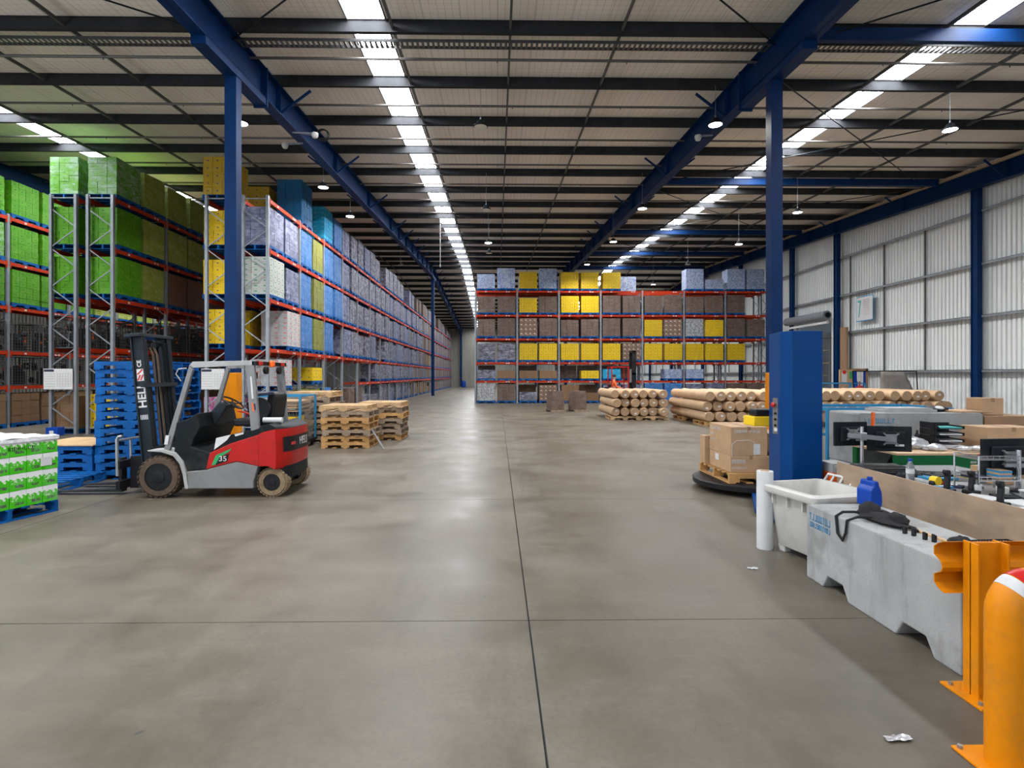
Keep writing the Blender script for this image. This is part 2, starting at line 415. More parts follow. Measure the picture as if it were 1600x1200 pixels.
# floor: slabs with open joints over a dark bed
fl = struct(MB().box(XL, XR + 4, Y0, Y1, -0.3, -0.02).build('floor', 'joint'), 'grey concrete warehouse floor cast in slabs')
xs = [-28.0, -22.85, -17.1, -11.35, -5.58, 0.23, 6.0, 11.75, XR + 4]
ys = [Y0, -3.9, 0.1, 4.05] + [4.05 + 3.95 * k for k in range(1, 21)] + [Y1]
for a in range(len(xs) - 1):
    for b in range(len(ys) - 1):
        MB().box(xs[a] + 0.006, xs[a + 1] - 0.006, ys[b] + 0.004, ys[b + 1] - 0.004, -0.02, 0).build('slab', 'floor', fl)

# roof lining between the skylights
SKYL = [(-14.5, -13.8), (-3.06, -2.3), (9.43, 10.16)]
edges = [XL] + [e for s_ in SKYL for e in s_] + [XR]
mb = MB()
for k in range(0, len(edges), 2):
    for ya, yb in ((Y0, RIDGE), (RIDGE, Y1)):
        xa, xb = edges[k], edges[k + 1]
        mb.poly([(xa, ya, roofz(ya)), (xb, ya, roofz(ya)), (xb, yb, roofz(yb)), (xa, yb, roofz(yb)),
                 (xa, ya, roofz(ya) + .1), (xb, ya, roofz(ya) + .1), (xb, yb, roofz(yb) + .1), (xa, yb, roofz(yb) + .1)],
                [(0, 1, 2, 3), (4, 5, 6, 7), (0, 1, 5, 4), (1, 2, 6, 5), (2, 3, 7, 6), (3, 0, 4, 7)])
ceil = struct(mb.build('ceiling', 'ceiling'), 'white mesh-lined metal roof over dark purlins')
PUR = [11.45 + 2.42 * k for k in range(-7, 31)]
for n_, (xa, xb) in enumerate(SKYL):
    w_ = MB()
    for x in (xa - 0.03, xb):
        for ya, yb in ((Y0, RIDGE), (RIDGE, Y1)):
            w_.bar((x + 0.015, ya, roofz(ya) - 0.01), (x + 0.015, yb, roofz(yb) - 0.01), 0.03, 0.04)
    win = struct(w_.build('window_%d' % (n_ + 1), 'dark_galv'), ['skylight strip over the green racks', 'bright skylight strip running down the middle of the hall', 'skylight strip near the corrugated wall'][n_])
    for k in range(len(PUR) - 1):
        ya, yb = PUR[k], PUR[k + 1]
        if ya < RIDGE < yb: parts = [(ya, RIDGE), (RIDGE, yb)]
        else: parts = [(ya, yb)]
        for p, q in parts:
            pm = MB()
            ns = 5
            for j in range(ns):   # ribbed sheet: shallow trapezoids
                x0 = xa + (xb - xa) * j / ns; x1 = xa + (xb - xa) * (j + 1) / ns; d_ = (x1 - x0)
                for (u0, h0, u1, h1) in ((0, 0, .25, 0), (.25, 0, .4, .03), (.4, .03, .85, .03), (.85, .03, 1, 0)):
                    pm.face([(x0 + d_ * u0, p, roofz(p) + .02 + h0), (x0 + d_ * u1, p, roofz(p) + .02 + h1), (x0 + d_ * u1, q, roofz(q) + .02 + h1), (x0 + d_ * u0, q, roofz(q) + .02 + h0)])
            pm.build('pane', 'pane', win)
# purlins (lipped Z sections), bridging rods, sprinkler pipes, girders
pm = MB().prism([(-0.035, 0.25), (0.035, 0.25), (0.035, 0.235), (0.006, 0.235), (0.006, 0.015), (0.075, 0.015), (0.075, 0.04), (0.085, 0.04), (0.085, 0), (-0.006, 0), (-0.006, 0.235), (-0.035, 0.235)], XL, XR, 'x').mesh('purlin', 'purlin')
BLUEP = {4, 9, 14}
pmb = pm.copy(); pmb.materials.clear(); pmb.materials.append(M['blue_steel'])
for k, y in enumerate(PUR):
    put('purlin', pm, ceil, (0, y, roofz(y) - 0.25))
pb = MB().box(0, 11.1, -0.06, 0.06, 0, 0.26).mesh('strut', 'blue_steel')
for y in (2.4, 11.15, PUR[11] + 0.16, PUR[15] + 0.16, PUR[18] + 0.16, PUR[21] + 0.16):
    put('strut', pb, ceil, (5.98, y, roofz(y) - 0.53))
GIRD = [-17.75, -5.5, 5.85]
rod = []
for g in GIRD + [17.25]:
    for dx in (3.35, 5.77, 8.08):
        g0 = -16.9 if g < -17 else g
        if g0 + dx < XR: rod.append(g0 + dx)
for x in rod:
    MB().bar((x, Y0, roofz(Y0) - .16), (x, RIDGE, roofz(RIDGE) - .16), 0.045, 0.07).build('bridging_rod', 'dark_galv', ceil)
    MB().bar((x, RIDGE, roofz(RIDGE) - .16), (x, Y1, roofz(Y1) - .16), 0.045, 0.07).build('bridging_rod', 'dark_galv', ceil)
sp = MB().tube([(XL, 0, 0), (XR, 0, 0)], 0.03, 6)
for x in [XL + 1.5 + 2.9 * k for k in range(15)]:
    sp.tube([(x, 0, 0), (x, 0, -0.07)], 0.012, 5)
sp = sp.mesh('sprinkler_pipe', 'pipe')
for k in range(6, 17):
    y = PUR[k] + 0.95
    if k % 2 or k < 14: put('sprinkler_pipe', sp, ceil, (0.4 * (k % 3), y, roofz(y) - 0.32))
# cable tray beside the purlin over the first columns
y = 11.72; z = roofz(y) - 0.30
tr = MB(); tr.box(XL, XR, y + .24, y + .26, z, z + .06); tr.box(XL, XR, y, y + .02, z, z + .06)
x = XL
while x < XR:
    tr.box(x, x + .05, y + .02, y + .24, z, z + .008); x += .11
tr.build('cable_tray', 'dark_galv', ceil, kind='stuff')

def girder(xg, right_wall=False):
    dz = 0.72
    for ya, yb in ((Y0, RIDGE), (RIDGE, Y1)):
        g = MB(); za, zb = roofz(ya) - .25, roofz(yb) - .25
        hw = 0.14
        for (d0, d1, h) in ((0, 0.025, hw), (dz - 0.025, dz, hw)):
            g.poly([(xg - h, ya, za - d0), (xg + h, ya, za - d0), (xg + h, yb, zb - d0), (xg - h, yb, zb - d0),
                    (xg - h, ya, za - d1), (xg + h, ya, za - d1), (xg + h, yb, zb - d1), (xg - h, yb, zb - d1)],
                   [(0, 1, 2, 3), (4, 5, 6, 7), (0, 1, 5, 4), (1, 2, 6, 5), (2, 3, 7, 6), (3, 0, 4, 7)])
        h = 0.012
        g.poly([(xg - h, ya, za), (xg + h, ya, za), (xg + h, yb, zb), (xg - h, yb, zb),
                (xg - h, ya, za - dz), (xg + h, ya, za - dz), (xg + h, yb, zb - dz), (xg - h, yb, zb - dz)],
               [(0, 1, 2, 3), (4, 5, 6, 7), (0, 1, 5, 4), (1, 2, 6, 5), (2, 3, 7, 6), (3, 0, 4, 7)])
        g.build('girder', 'blue_steel', ceil)
    st = MB().box(-.13, .13, -.008, .008, -dz, 0).mesh('web_stiffener', 'blue_steel')
    sl = MB().bar((-.1, 0, -dz + .05), (-.85, 0, -.1), .05, .05).mesh('fly_brace', 'blue_steel')
    sr = MB().bar((.1, 0, -dz + .05), (.85, 0, -.1), .05, .05).mesh('fly_brace', 'blue_steel')
    for k, y in enumerate(PUR):
        if k % 2 == 0 or 13 < k < 26:
            if not right_wall: put('fly_brace', sr, ceil, (xg, y + .05, roofz(y) - .25))
            put('fly_brace', sl, ceil, (xg, y + .05, roofz(y) - .25))
            put('web_stiffener', st, ceil, (xg, y, roofz(y) - .25))
    # haunch under the girder where it lands on the columns
    for yc in (11.65, 47.5, 83.6):
        L = 1.35; zc = roofz(yc) - .25 - dz
        hp = MB(); s0 = 0.0565 if yc < 40 else 0
        hp.prism([(yc - L, zc - s0 * L + .02), (yc + L, zc + s0 * L + .02), (yc + L, zc + s0 * L - .16), (yc - L, zc - s0 * L - .16)], xg - .14, xg + .14, 'x')
        hp.box(xg - .16, xg + .16, yc + L - .02, yc + L + .03, zc + s0 * L - .2, zc + s0 * L + dz)
        hp.build('haunch', 'blue_steel', ceil)
for g in GIRD: girder(g)
girder(17.5, True)
tl = MB()
for ya, yb in ((Y0, RIDGE), (RIDGE, Y1)): tl.bar((17.2, ya, roofz(ya) - .36), (17.2, yb, roofz(yb) - .36), .12, .1)
tl.build('edge_duct', 'tan_strip', ceil)
# roof bracing rods
br = [((-5.5, 11.6), (5.85, 2.0)), ((5.85, 11.6), (-5.5, 2.0)), ((-17.75, 2.0), (-5.5, 11.6)), ((-5.5, 2.0), (-17.75, 11.6)),
      ((5.85, 12.4), (17.3, 22.2)), ((5.85, 22.0), (17.3, 12.0)), ((5.85, 2), (17.3, 12)), ((5.85, 12.0), (17.3, 2.0)), ((5.85, 22.0), (17.3, 33)), ((5.85, 33.0), (17.3, 22.0)), ((5.85, 33.0), (17.3, 44)), ((5.85, 44.0), (17.3, 33.0))]
for a, b in br:
    pts = [(a[0] + (b[0] - a[0]) * k / 4, a[1] + (b[1] - a[1]) * k / 4) for k in range(5)]
    MB().tube([(x, y, roofz(y) - .36) for x, y in pts], 0.018, 5).build('bracing_rod', 'dark_grey', ceil)

# columns
def column(x, y, top, w_=0.24, guard=True, label=''):
    c = MB().box(x - w_ / 2, x + w_ / 2, y - w_ / 2, y + w_ / 2, .024, top)
    o = struct(c.build('steel_column', 'blue_steel'), label)
    b_ = MB().box(x - .2, x + .2, y - .2, y + .2, 0, .025)
    for sx in (-.15, .15):
        for sy in (-.15, .15): b_.lathe([(.018, .02), (.018, .05)], 8, 'z', (x + sx, y + sy, 0))
    b_.build('base_plate', 'galv', o, kind='stuff')
    if guard:
        g = MB(); e = w_ / 2 + .012
        g.prism([(x - e, y - e), (x + e, y - e), (x + e, y + e), (x - e, y + e)], .03, 1.84, 'z')
        g.build('column_guard', 'yellow', o, bevel=.01)['label'] = 'safety yellow guard round the foot of the column'
    return o
cap = lambda y: roofz(y) - .25 - .72 - .14
column(-5.5, 11.65, cap(11.65), label='blue steel column behind the red forklift')
column(5.85, 11.65, cap(11.65), label='blue steel column behind the blue stretch wrapper')
column(-5.5, 47.5, cap(47.5), .25, False, 'slim blue column standing at the far rack face')
column(5.85, 47.5, cap(47.5), .25, False, 'blue column behind the back rack')
for x in (-17.75, -5.5, 5.85): column(x, 84.5, 8.1, .3, False, 'blue column against the dark end wall')
column(-17.75, 47.5, cap(47.5), .25, False, 'blue column between the green racks')

# walls
def corrugated(axis, const, a, b, z0, ztop, pitch, depth, m, sgn):
    """trapezoidal sheet with vertical ribs; ztop(t) the top edge"""
    mb = MB(); t = a; prof = []
    while t < b - 1e-6:
        for f, d in ((0, 0), (.58, 0), (.66, 1), (.90, 1), (.98, 0)):
            tt = t + pitch * f
            if tt <= b: prof.append((tt, d * depth * sgn))
        t += pitch
    prof.append((b, 0))
    vs = []
    for t, d in prof:
        for z in (z0, ztop(t)): vs.append((const + d, t, z) if axis == 'y' else (t, const + d, z))
    mb.poly(vs, [(2 * k, 2 * k + 2, 2 * k + 3, 2 * k + 1) for k in range(len(prof) - 1)])
    return mb
DOOR = (28.85, 32.75, 4.75)
wr = corrugated('y', XR, Y0, DOOR[0], 0, lambda t: roofz(t) + .05, .19, .085, 'wall', 1)
w2 = corrugated('y', XR, DOOR[1], Y1, 0, lambda t: roofz(t) + .05, .19, .085, 'wall', 1)
w3 = corrugated('y', XR, DOOR[0], DOOR[1], DOOR[2], lambda t: roofz(t) + .05, .19, .05, 'wall', 1)
for q in (w2, w3): wr.poly(q.v, q.f)
wr = struct(wr.build('wall_right', 'wall'), 'grey corrugated steel side wall on galvanised rails')
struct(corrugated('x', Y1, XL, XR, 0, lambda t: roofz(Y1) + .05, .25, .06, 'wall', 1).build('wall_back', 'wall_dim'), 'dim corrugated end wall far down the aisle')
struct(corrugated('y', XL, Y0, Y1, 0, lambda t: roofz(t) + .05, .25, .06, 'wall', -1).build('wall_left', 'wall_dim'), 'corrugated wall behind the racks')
wf = MB()
xx = [XL, -14.5, -7.5, -3.5, 3.5, 7.5, 14.5, XR]
for k in range(0, 8, 2): wf.box(xx[k], xx[k + 1], Y0 - .1, Y0, 0, 5.5)
wf.box(XL, XR, Y0 - .1, Y0, 5.5, roofz(Y0) + .05)
struct(wf.build('wall_front', 'wall_dim'), 'wall behind the camera with openings for the added fill lights')
wn = MB().box(-16.1, -16.0, Y0, .0, 0, 9).box(-16.1, -16.0, 7.2, 9.0, 0, 9).box(-16.1, -16.0, 0, 7.2, 4.8, 9)  # added wall, out of view, framing the left fill light
struct(wn.build('wall_added_left', 'wall_dim'), 'added partition out of view, open where the left fill light stands')
# rails (girts), posts and wall columns
for k, z in enumerate((1.98, 3.98, 5.9, 7.85)):
    segs = [(Y0, Y1)] if z > 4.75 else [(Y0, DOOR[0]), (DOOR[1], Y1)]
    for a, b in segs:
        g = MB(); g.box(17.72, 17.93, a, b, z, z + .015); g.box(17.72, 17.735, a, b, z - .08, z + .015)
        g.build('wall_rail', 'galv', wr)
for y in [10.6 + 2.45 * k for k in range(28)]:
    if not (DOOR[0] - .3 < y < DOOR[1] + .3):
        MB().box(17.8, 17.85, y, y + .05, 2.0, 7.85).build('bridging_post', 'dark_galv', wr)
for y in (4.2, 12.2, 20.2, 28.6, 33.0, 40, 47.5, 56, 64, 72, 80):
    MB().box(17.55, 17.75, y - .14, y - .12, 0, roofz(y) - .95).box(17.55, 17.75, y + .12, y + .14, 0, roofz(y) - .95).box(17.6, 17.7, y - .13, y + .13, 0, roofz(y) - .95).build('wall_column', 'blue_steel', wr)
# roller door with its rolled curtain, jambs and the yard cages seen through it
dr = MB(); dr.box(17.6, 17.72, DOOR[0] + .02, DOOR[0] + .14, 0, DOOR[2]); dr.box(17.6, 17.72, DOOR[1] - .14, DOOR[1] - .02, 0, DOOR[2])
door = struct(dr.build('door_1', 'white'), 'roller door opening in the corrugated wall, curtain rolled up')
MB().tube([(17.35, DOOR[0] + .1, 4.95), (17.35, DOOR[1] + .3, 4.95)], .23, 18).build('door_curtain', 'galv', door, smooth=True)
MB().box(17.3, 17.4, DOOR[0] + .05, DOOR[1], 4.5, 4.62).build('door_rail', 'white', door)
MB().lathe([(.14, 0), (.14, .03)], 14, 'y', (17.35, DOOR[0] + .06, 4.95)).build('door_bracket', 'black', door)
struct(MB().box(21.5, 21.6, 18, 60, 0, 9).build('wall_annex', 'wall_dim'), 'dim wall of the annex beyond the roller door')
# ------------------------------------------------------------------ pallets and wrapped loads
PW = 1.165
def pallet_parts(m):
    """deck board, bearer, bottom board meshes of a timber pallet, origin at its base centre"""
    deck = MB().box(-PW / 2, PW / 2, -.047, .047, 0, .018).mesh('deck_board', m)
    bear = MB()
    for x0, x1 in ((-PW / 2, -PW / 2 + .16), (-.10, .10), (PW / 2 - .16, PW / 2)):     # notched bearer: feet
        bear.box(x0, x1, -.024, .024, 0.018, .075)
    bear.box(-PW / 2, PW / 2, -.024, .024, .075, .13)
    bear = bear.mesh('bearer', m)
    bot = MB().box(-PW / 2, PW / 2, -.05, .05, 0, .018).mesh('bottom_board', m)
    return deck, bear, bot
PAL = {k: pallet_parts(k) for k in ('blue_pallet', 'pine', 'old_pine', 'honey_pine')}
def pallet(m, loc, rz=0, label='', group=None, jig=0.0):
    deck, bear, bot = PAL[m]
    t = thing('pallet', label, 'pallet', loc, rz, group)
    for k in range(7): put('deck_board', deck, t, (0, -PW / 2 + .05 + k * (PW - .1) / 6, .13))
    for k in range(3): put('bearer', bear, t, (0, (-1 + k) * (PW / 2 - .026), 0), )
    for k in range(5): put('bottom_board', bot, t, ((-PW / 2 + .05) + k * (PW - .1) / 4, 0, 0), PI / 2)
    return t
LD = .90     # depth of a racked load
def pallet_joined(m, D=LD):
    b = MB()
    for k in range(7):
        y = -D / 2 + .05 + k * (D - .1) / 6; b.box(-PW / 2, PW / 2, y - .045, y + .045, .13, .148)
    for k in range(3):
        y = (-1 + k) * (D / 2 - .026)
        b.box(-PW / 2, PW / 2, y - .024, y + .024, .075, .13)
        for x0, x1 in ((-PW / 2, -PW / 2 + .16), (-.10, .10), (PW / 2 - .16, PW / 2)): b.box(x0, x1, y - .024, y + .024, .018, .075)
    for k in range(5):
        x = -PW / 2 + .05 + k * (PW - .1) / 4; b.box(x - .05, x + .05, -D / 2, D / 2, 0, .018)
    return b.mesh('pallet', m)
JP = {'blue': pallet_joined('blue_pallet'), 'square': pallet_joined('blue_pallet', PW)}

def stack_mesh(nx, ny, nz, h, m, w_=1.13, jitter=0.006, seed=1):
    r = random.Random(seed); b = MB(); d_ = LD - .03; dx, dy, dz = w_ / nx, d_ / ny, h / nz; g = .004
    for k in range(nz):
        for i in range(nx):
            for j in range(ny):
                if 0 < i < nx - 1 and 0 < j < ny - 1 and k < nz - 1: continue
                ox, oy = r.uniform(-jitter, jitter), r.uniform(-jitter, jitter)
                b.box(-w_ / 2 + i * dx + g + ox, -w_ / 2 + (i + 1) * dx - g + ox, -d_ / 2 + j * dy + g + oy, -d_ / 2 + (j + 1) * dy - g + oy, k * dz + .002, (k + 1) * dz - .002)
    return b.mesh('carton_stack', m)
CM = M
CM['c_green'] = carton_mat('lime_cartons', (0.058, 0.25, 0.0005), 'dots', (0.02, 0.06, 0.012), .6, .4, haze_glint_col=(0.30, 0.48, 0.09))
CM['c_olive'] = carton_mat('olive_green_cartons', (0.24, 0.32, 0.035), 'dots', (0.12, 0.22, 0.04), .9, .6, haze_glint_col=(0.62, 0.56, 0.34))
CM['c_film'] = carton_mat('film_covered_green_cartons', (0.09, 0.30, 0.008), 'dots', (0.05, 0.15, 0.03), .9, 1.0, haze_glint_col=(0.62, 0.68, 0.74))
CM['c_yellow'] = carton_mat('yellow_cartons', (0.70, 0.47, 0.0015), 'dots', (0.17, 0.10, 0.10), .6, .12, haze_glint_col=(0.75, 0.65, 0.35))
CM['c_mustard'] = carton_mat('mustard_cartons', (0.46, 0.29, 0.005), 'dots', (0.10, 0.07, 0.15), .4, .1)
CM['c_red_text'] = carton_mat('white_red_cartons', (0.44, 0.44, 0.45), 'text', (0.62, 0.08, 0.05), .3, .1)
CM['c_green_mark'] = carton_mat('white_green_cartons', (0.44, 0.46, 0.44), 'spots', (0.06, 0.28, 0.10), .3, .1)
CM['c_lavender'] = carton_mat('lavender_wrapped_cartons', (0.10, 0.108, 0.18), 'plain', (0.07, 0.072, 0.115), 1.0, .95, haze_glint_col=(0.46, 0.50, 0.72))  # lavender tone paints in the film's reflection of the skylights
CM['c_silver'] = carton_mat('silver_wrapped_cartons', (0.105, 0.10, 0.13), 'pattern', (0.06, 0.055, 0.06), 1.0, .95, haze_glint_col=(0.62, 0.65, 0.85))
CM['c_sky'] = carton_mat('sky_blue_cartons', (0.025, 0.15, 0.42), 'plain', (0.015, 0.10, 0.32), 1.0, .6, haze_glint_col=(0.32, 0.46, 0.78))
CM['c_cyan'] = carton_mat('cyan_cartons', (0.004, 0.36, 0.66), 'text', (0.2, 0.5, 0.65), .7, .2, haze_glint_col=(0.35, 0.62, 0.75))
CM['c_blue'] = carton_mat('deep_blue_cartons', (0.003, 0.13, 0.32), 'dots', (0.08, 0.10, 0.16), .8, .12, haze_glint_col=(0.3, 0.45, 0.6))
CM['c_chartreuse'] = carton_mat('chartreuse_cartons', (0.17, 0.18, 0.01), 'plain', (0.16, 0.17, 0.03), 1.0, .5, haze_glint_col=(0.38, 0.38, 0.26))
CM['c_brown'] = carton_mat('brown_wrapped_cartons', (0.125, 0.080, 0.060), 'plain', (0.09, 0.055, 0.042), .9, .45, haze_glint_col=(0.42, 0.35, 0.34))
CM['c_kraft'] = carton_mat('spotted_brown_cartons', (0.22, 0.135, 0.09), 'spots', (0.62, 0.58, 0.54), .4, .08)
CM['c_tan'] = carton_mat('plain_brown_cartons', (0.22, 0.125, 0.065), 'plain', (0.22, 0.13, 0.075), .15, .05)
CM['c_print'] = carton_mat('blue_white_print_cartons', (0.40, 0.45, 0.58), 'pattern', (0.16, 0.24, 0.46), .6, .2)
CM['c_grey_print'] = carton_mat('grey_print_cartons', (0.46, 0.47, 0.48), 'pattern', (0.20, 0.21, 0.22), .5, .15)
CM['c_pink'] = carton_mat('pink_cartons', (0.62, 0.12, 0.38), 'pattern', (0.68, 0.42, 0.55), .6, .2)
CM['c_chestnut'] = carton_mat('chestnut_wrapped_cartons', (0.15, 0.075, 0.055), 'plain', (0.11, 0.05, 0.04), .9, .15, haze_glint_col=(0.35, 0.26, 0.24))
KIND = {  # key: description, material, cartons, carton height
    'G': ('lime green', 'c_green', (4, 3, 6), 1.13), 'O': ('olive green wrapped', 'c_olive', (4, 3, 6), 1.13),
    'F': ('film-shrouded green', 'c_film', (4, 3, 6), 1.13),
    'Y': ('yellow', 'c_yellow', (4, 3, 5), 1.05), 'M': ('mustard yellow', 'c_mustard', (3, 3, 5), 1.16), 'Z': ('short yellow', 'c_yellow', (4, 3, 4), .92),
    'R': ('white red-printed', 'c_red_text', (3, 3, 7), 1.15), 'E': ('white green-marked', 'c_green_mark', (4, 3, 7), 1.15),
    'L': ('lavender film-wrapped', 'c_lavender', (3, 3, 5), 1.17), 'S': ('silver film-wrapped', 'c_silver', (3, 4, 5), 1.17), 'K': ('tall silver-wrapped', 'c_silver', (3, 4, 6), 1.28),
    'B': ('sky blue wrapped', 'c_sky', (3, 3, 5), 1.17), 'C': ('bright cyan', 'c_cyan', (4, 3, 7), 1.28), 'D': ('deep blue', 'c_blue', (4, 3, 7), 1.42),
    'H': ('chartreuse wrapped', 'c_chartreuse', (3, 3, 4), 1.17), 'W': ('brown film-wrapped', 'c_brown', (3, 3, 5), 1.14), 'P': ('white-spotted brown', 'c_kraft', (4, 3, 4), 1.14),
    'T': ('plain brown', 'c_tan', (3, 3, 4), 1.0), 'Q': ('blue-white printed', 'c_print', (4, 4, 6), 1.02), 'U': ('tall blue-white printed', 'c_print', (4, 4, 8), 1.28),
    'V': ('grey printed', 'c_grey_print', (4, 4, 5), 1.12), 'N': ('pink', 'c_pink', (3, 3, 4), .95), 'X': ('chestnut wrapped', 'c_chestnut', (3, 3, 5), 1.12),
    't': ('low brown', 'c_tan', (3, 3, 2), .5), 's': ('low silver-wrapped', 'c_silver', (3, 3, 2), .55), 'q': ('low blue-white', 'c_print', (3, 3, 3), .6), 'y': ('low yellow', 'c_yellow', (3, 3, 2), .5), 'e': ('low teal', 'c_cyan', (3, 3, 2), .6)}
KM = {}
NAME = {'F': 'green_carton_load', 'G': 'green_carton_load', 'O': 'green_carton_load', 'Y': 'yellow_carton_load', 'M': 'yellow_carton_load', 'Z': 'yellow_carton_load', 'y': 'yellow_carton_load', 'W': 'brown_carton_load', 'P': 'brown_carton_load', 'T': 'brown_carton_load', 't': 'brown_carton_load', 'X': 'brown_carton_load', 'R': 'white_carton_load', 'E': 'white_carton_load'}
def load(k, loc, rz, where, group, wood='blue', cram=True):
    d, m, n, h = KIND[k]
    z = loc[2]; lim = 1.12 if z < .5 else .86 if z < 2 else 1.22 if z < 6 else 9
    if cram and h > lim: n = (n[0], n[1], max(2, round(n[2] * lim / h))); h = lim
    key = (k, h)
    if key not in KM: KM[key] = [stack_mesh(*n, h, m, seed=s) for s in (1, 2)]
    jy = R.uniform(-.05, .03); loc = (loc[0] + jy * math.sin(rz), loc[1] - jy * math.cos(rz), loc[2] + .004)
    if k in 'SLKWPQ' and cram and h > .9: n = (n[0], n[1], n[2]); h = round(h * R.choice((.9, .95, 1.0)), 3); 
    key = (k, h)
    if key not in KM: KM[key] = [stack_mesh(*n, h, m, seed=s) for s in (1, 2)]
    t = thing(NAME.get(k, 'wrapped_carton_load'), '%s carton load, %s' % (d, where), 'pallet load', loc, rz + R.uniform(-.008, .008), group)
    put('pallet', JP[wood], t)
    put('carton_stack', R.choice(KM[key]), t, (0, 0, .149), kind='stuff')
    return t

# ------------------------------------------------------------------ racks
FD = 0.82   # frame depth
POST = {}
def post_mesh(h):
    if h not in POST:
        b = MB()
        b.prism([(-.05, -.04), (.05, -.04), (.05, .04), (.03, .04), (.03, -.02), (-.03, -.02), (-.03, .04), (-.05, .04)], 0, h, 'z')
        b.box(-.07, .07, -.06, .06, 0, .01)
        POST[h] = b.mesh('upright', 'galv')
    return POST[h]
BEAM = {}
def beam_mesh(L):
    if L not in BEAM:
        b = MB(); b.box(.05, L - .05, -.025, .025, -.115, 0); 
        for x in (.05, L - .09): b.box(x, x + .04, -.03, .03, -.2, .03)
        for x in (.62, 1.95, 2.1): b.box(x, x + .09, -.028, -.025, -.09, -.035, 1)
        BEAM[L] = b.mesh('beam', ['orange', 'paper'])
    return BEAM[L]
def rack(label, loc, rz, nb, L, levels, H, near_frames=2, skip=None, cat='rack'):
    """one row; local x runs along the row, local y goes from the front face into the rack"""
    t = thing('pallet_rack', label, cat, loc, rz)
    pmesh = post_mesh(H)
    nz = int((H - .3) / .62)
    diag = []
    z = .25; up = True
    while z < H - .7:
        diag.append(((0.02, z), (FD - .02, z + .58)) if up else ((FD - .02, z), (0.02, z + .58))); z += .6; up = not up
    dm = [MB().bar((0, a[0], a[1]), (0, b[0], b[1]), .03, .025, up=(1, 0, 0)).mesh('brace', 'galv') for a, b in diag]
    hz = MB().bar((0, .02, H - .1), (0, FD - .02, H - .1), .03, .03).bar((0, .02, .2), (0, FD - .02, .2), .03, .03).mesh('strut', 'galv')
    far = MB()
    for a, b in diag: far.bar((0, a[0], a[1]), (0, b[0], b[1]), .03, .025, up=(1, 0, 0))
    far = far.mesh('brace', 'galv')
    for k in range(nb + 1):
        put('upright', pmesh, t, (k * L, .04, 0)); put('upright', pmesh, t, (k * L, FD - .04, 0), PI)
        if k < near_frames:
            for q in dm: put('brace', q, t, (k * L, 0, 0))
            put('strut', hz, t, (k * L, 0, 0), kind='stuff')
        else: put('brace', far, t, (k * L, 0, 0), kind='stuff')
    bm = beam_mesh(L)
    for k in range(nb):
        for n, z in enumerate(levels):
            if skip and skip(k, n): continue
            put('beam', bm, t, (k * L, .015, z)); put('beam', bm, t, ((k + 1) * L, FD - .015, z), PI)
    return t
LV = [2.60, 4.12, 5.63, 7.16]
L5 = [1.42] + LV
BAY = 2.69
def slot(rz, loc, k, half, z, off=0.0):
    """world place of a load in bay k, half 0/1"""
    x = k * BAY + .115 + PW / 2 + half * (BAY - .23 - PW) + off; y = LD / 2 - .02
    c, s = math.cos(rz), math.sin(rz)
    return (loc[0] + x * c - y * s, loc[1] + x * s + y * c, z)
LN = ['on the floor', 'first beam', 'second beam', 'third beam', 'fourth beam', 'top beam']

# rack A, aisle face (fronts face +X, row runs away from the camera)
A0 = (-6.94, 17.0, 0); NA = 25
rack('orange beam pallet rack along the aisle behind the forklift, face with lavender loads', A0, PI / 2, NA, BAY, L5, 7.25, 3, lambda k, n: n == 0 and k < 4)
ABK = (-6.94 - FD - .28, 17.0, 0)
rack('orange beam rack back to back behind the aisle row, with yellow cartons at its end', ABK, PI / 2, 6, BAY, LV, 7.25, 2)
# contents of each half bay: floor, 1.42, 2.6, 4.12, 5.63, 7.16  ('.' = empty)
fill = ['R..EL.', 'RR.LL.'.replace('RR', 'R.'), 'H.BBBD', 'HyHHH.', 'B.BBBC', '...BBB', '..LLLL', 'W.SSSS', 'W.SSSK', 's.SSSL']
fill[0] = '...EL.'; fill[1] = '..RLL.'
fillA = fill + ['s.LSSK', 'sS.SSK', 'SS.SS.', 'SSSSSK', 'SSSSLK', 'LSLLSK', 'SLLLLK', 'SSLSSS', 'LSSLL.', 'SSLLL.', 'sLLSSL', 'WSSSLL', 'SWSLL.', 'TSLSSW', 'sWWLLW', 'TWSSS.', 'WLWWWW', 'TWWWSW', 'WWWSSW', 'tWTWWS']
for k2, col in enumerate(fillA):
    k, half = divmod(k2, 2)
    for n, ch in enumerate(col):
        if ch == '.': continue
        z = 0 if n == 0 else L5[n - 1]
        off = 0
        x, y, z = slot(PI / 2, A0, k, half, z, off)
        if n == 0: x -= .12
        load(ch, (x, y, z), PI / 2, '%s, %s bay of aisle rack, %s half' % (LN[n], ORD[k], ['near', 'far'][half]), 'loads in the aisle rack')
# the far end of that row: too small to tell apart
fr = MB()
for k in range(15, NA):
    for half in (0, 1):
        for n in (0, 1, 2, 3, 4, 5):
            if n == 5 and k % 4 == 1: continue
            z = 0 if n == 0 else L5[n - 1]; x, y, z = slot(PI / 2, A0, k, half, z); z += .004
            hh = R.choice((1.0, 1.12, 1.15)) if n > 1 else .85
            fr.box(x - .44, x + .44, y - .57, y + .57, z, z + .13, 1)
            for q in range(3): fr.box(x - .43, x + .43, y - .56 + q * .373, y - .565 + (q + 1) * .373, z + .14, z + .14 + hh, R.choice((0, 2, 2)))
tag(fr.build('distant_carton_loads', ['c_silver', 'blue_pallet', 'c_brown']), 'mass of small carton loads at the far end of the aisle rack', 'pallet loads', kind='stuff')
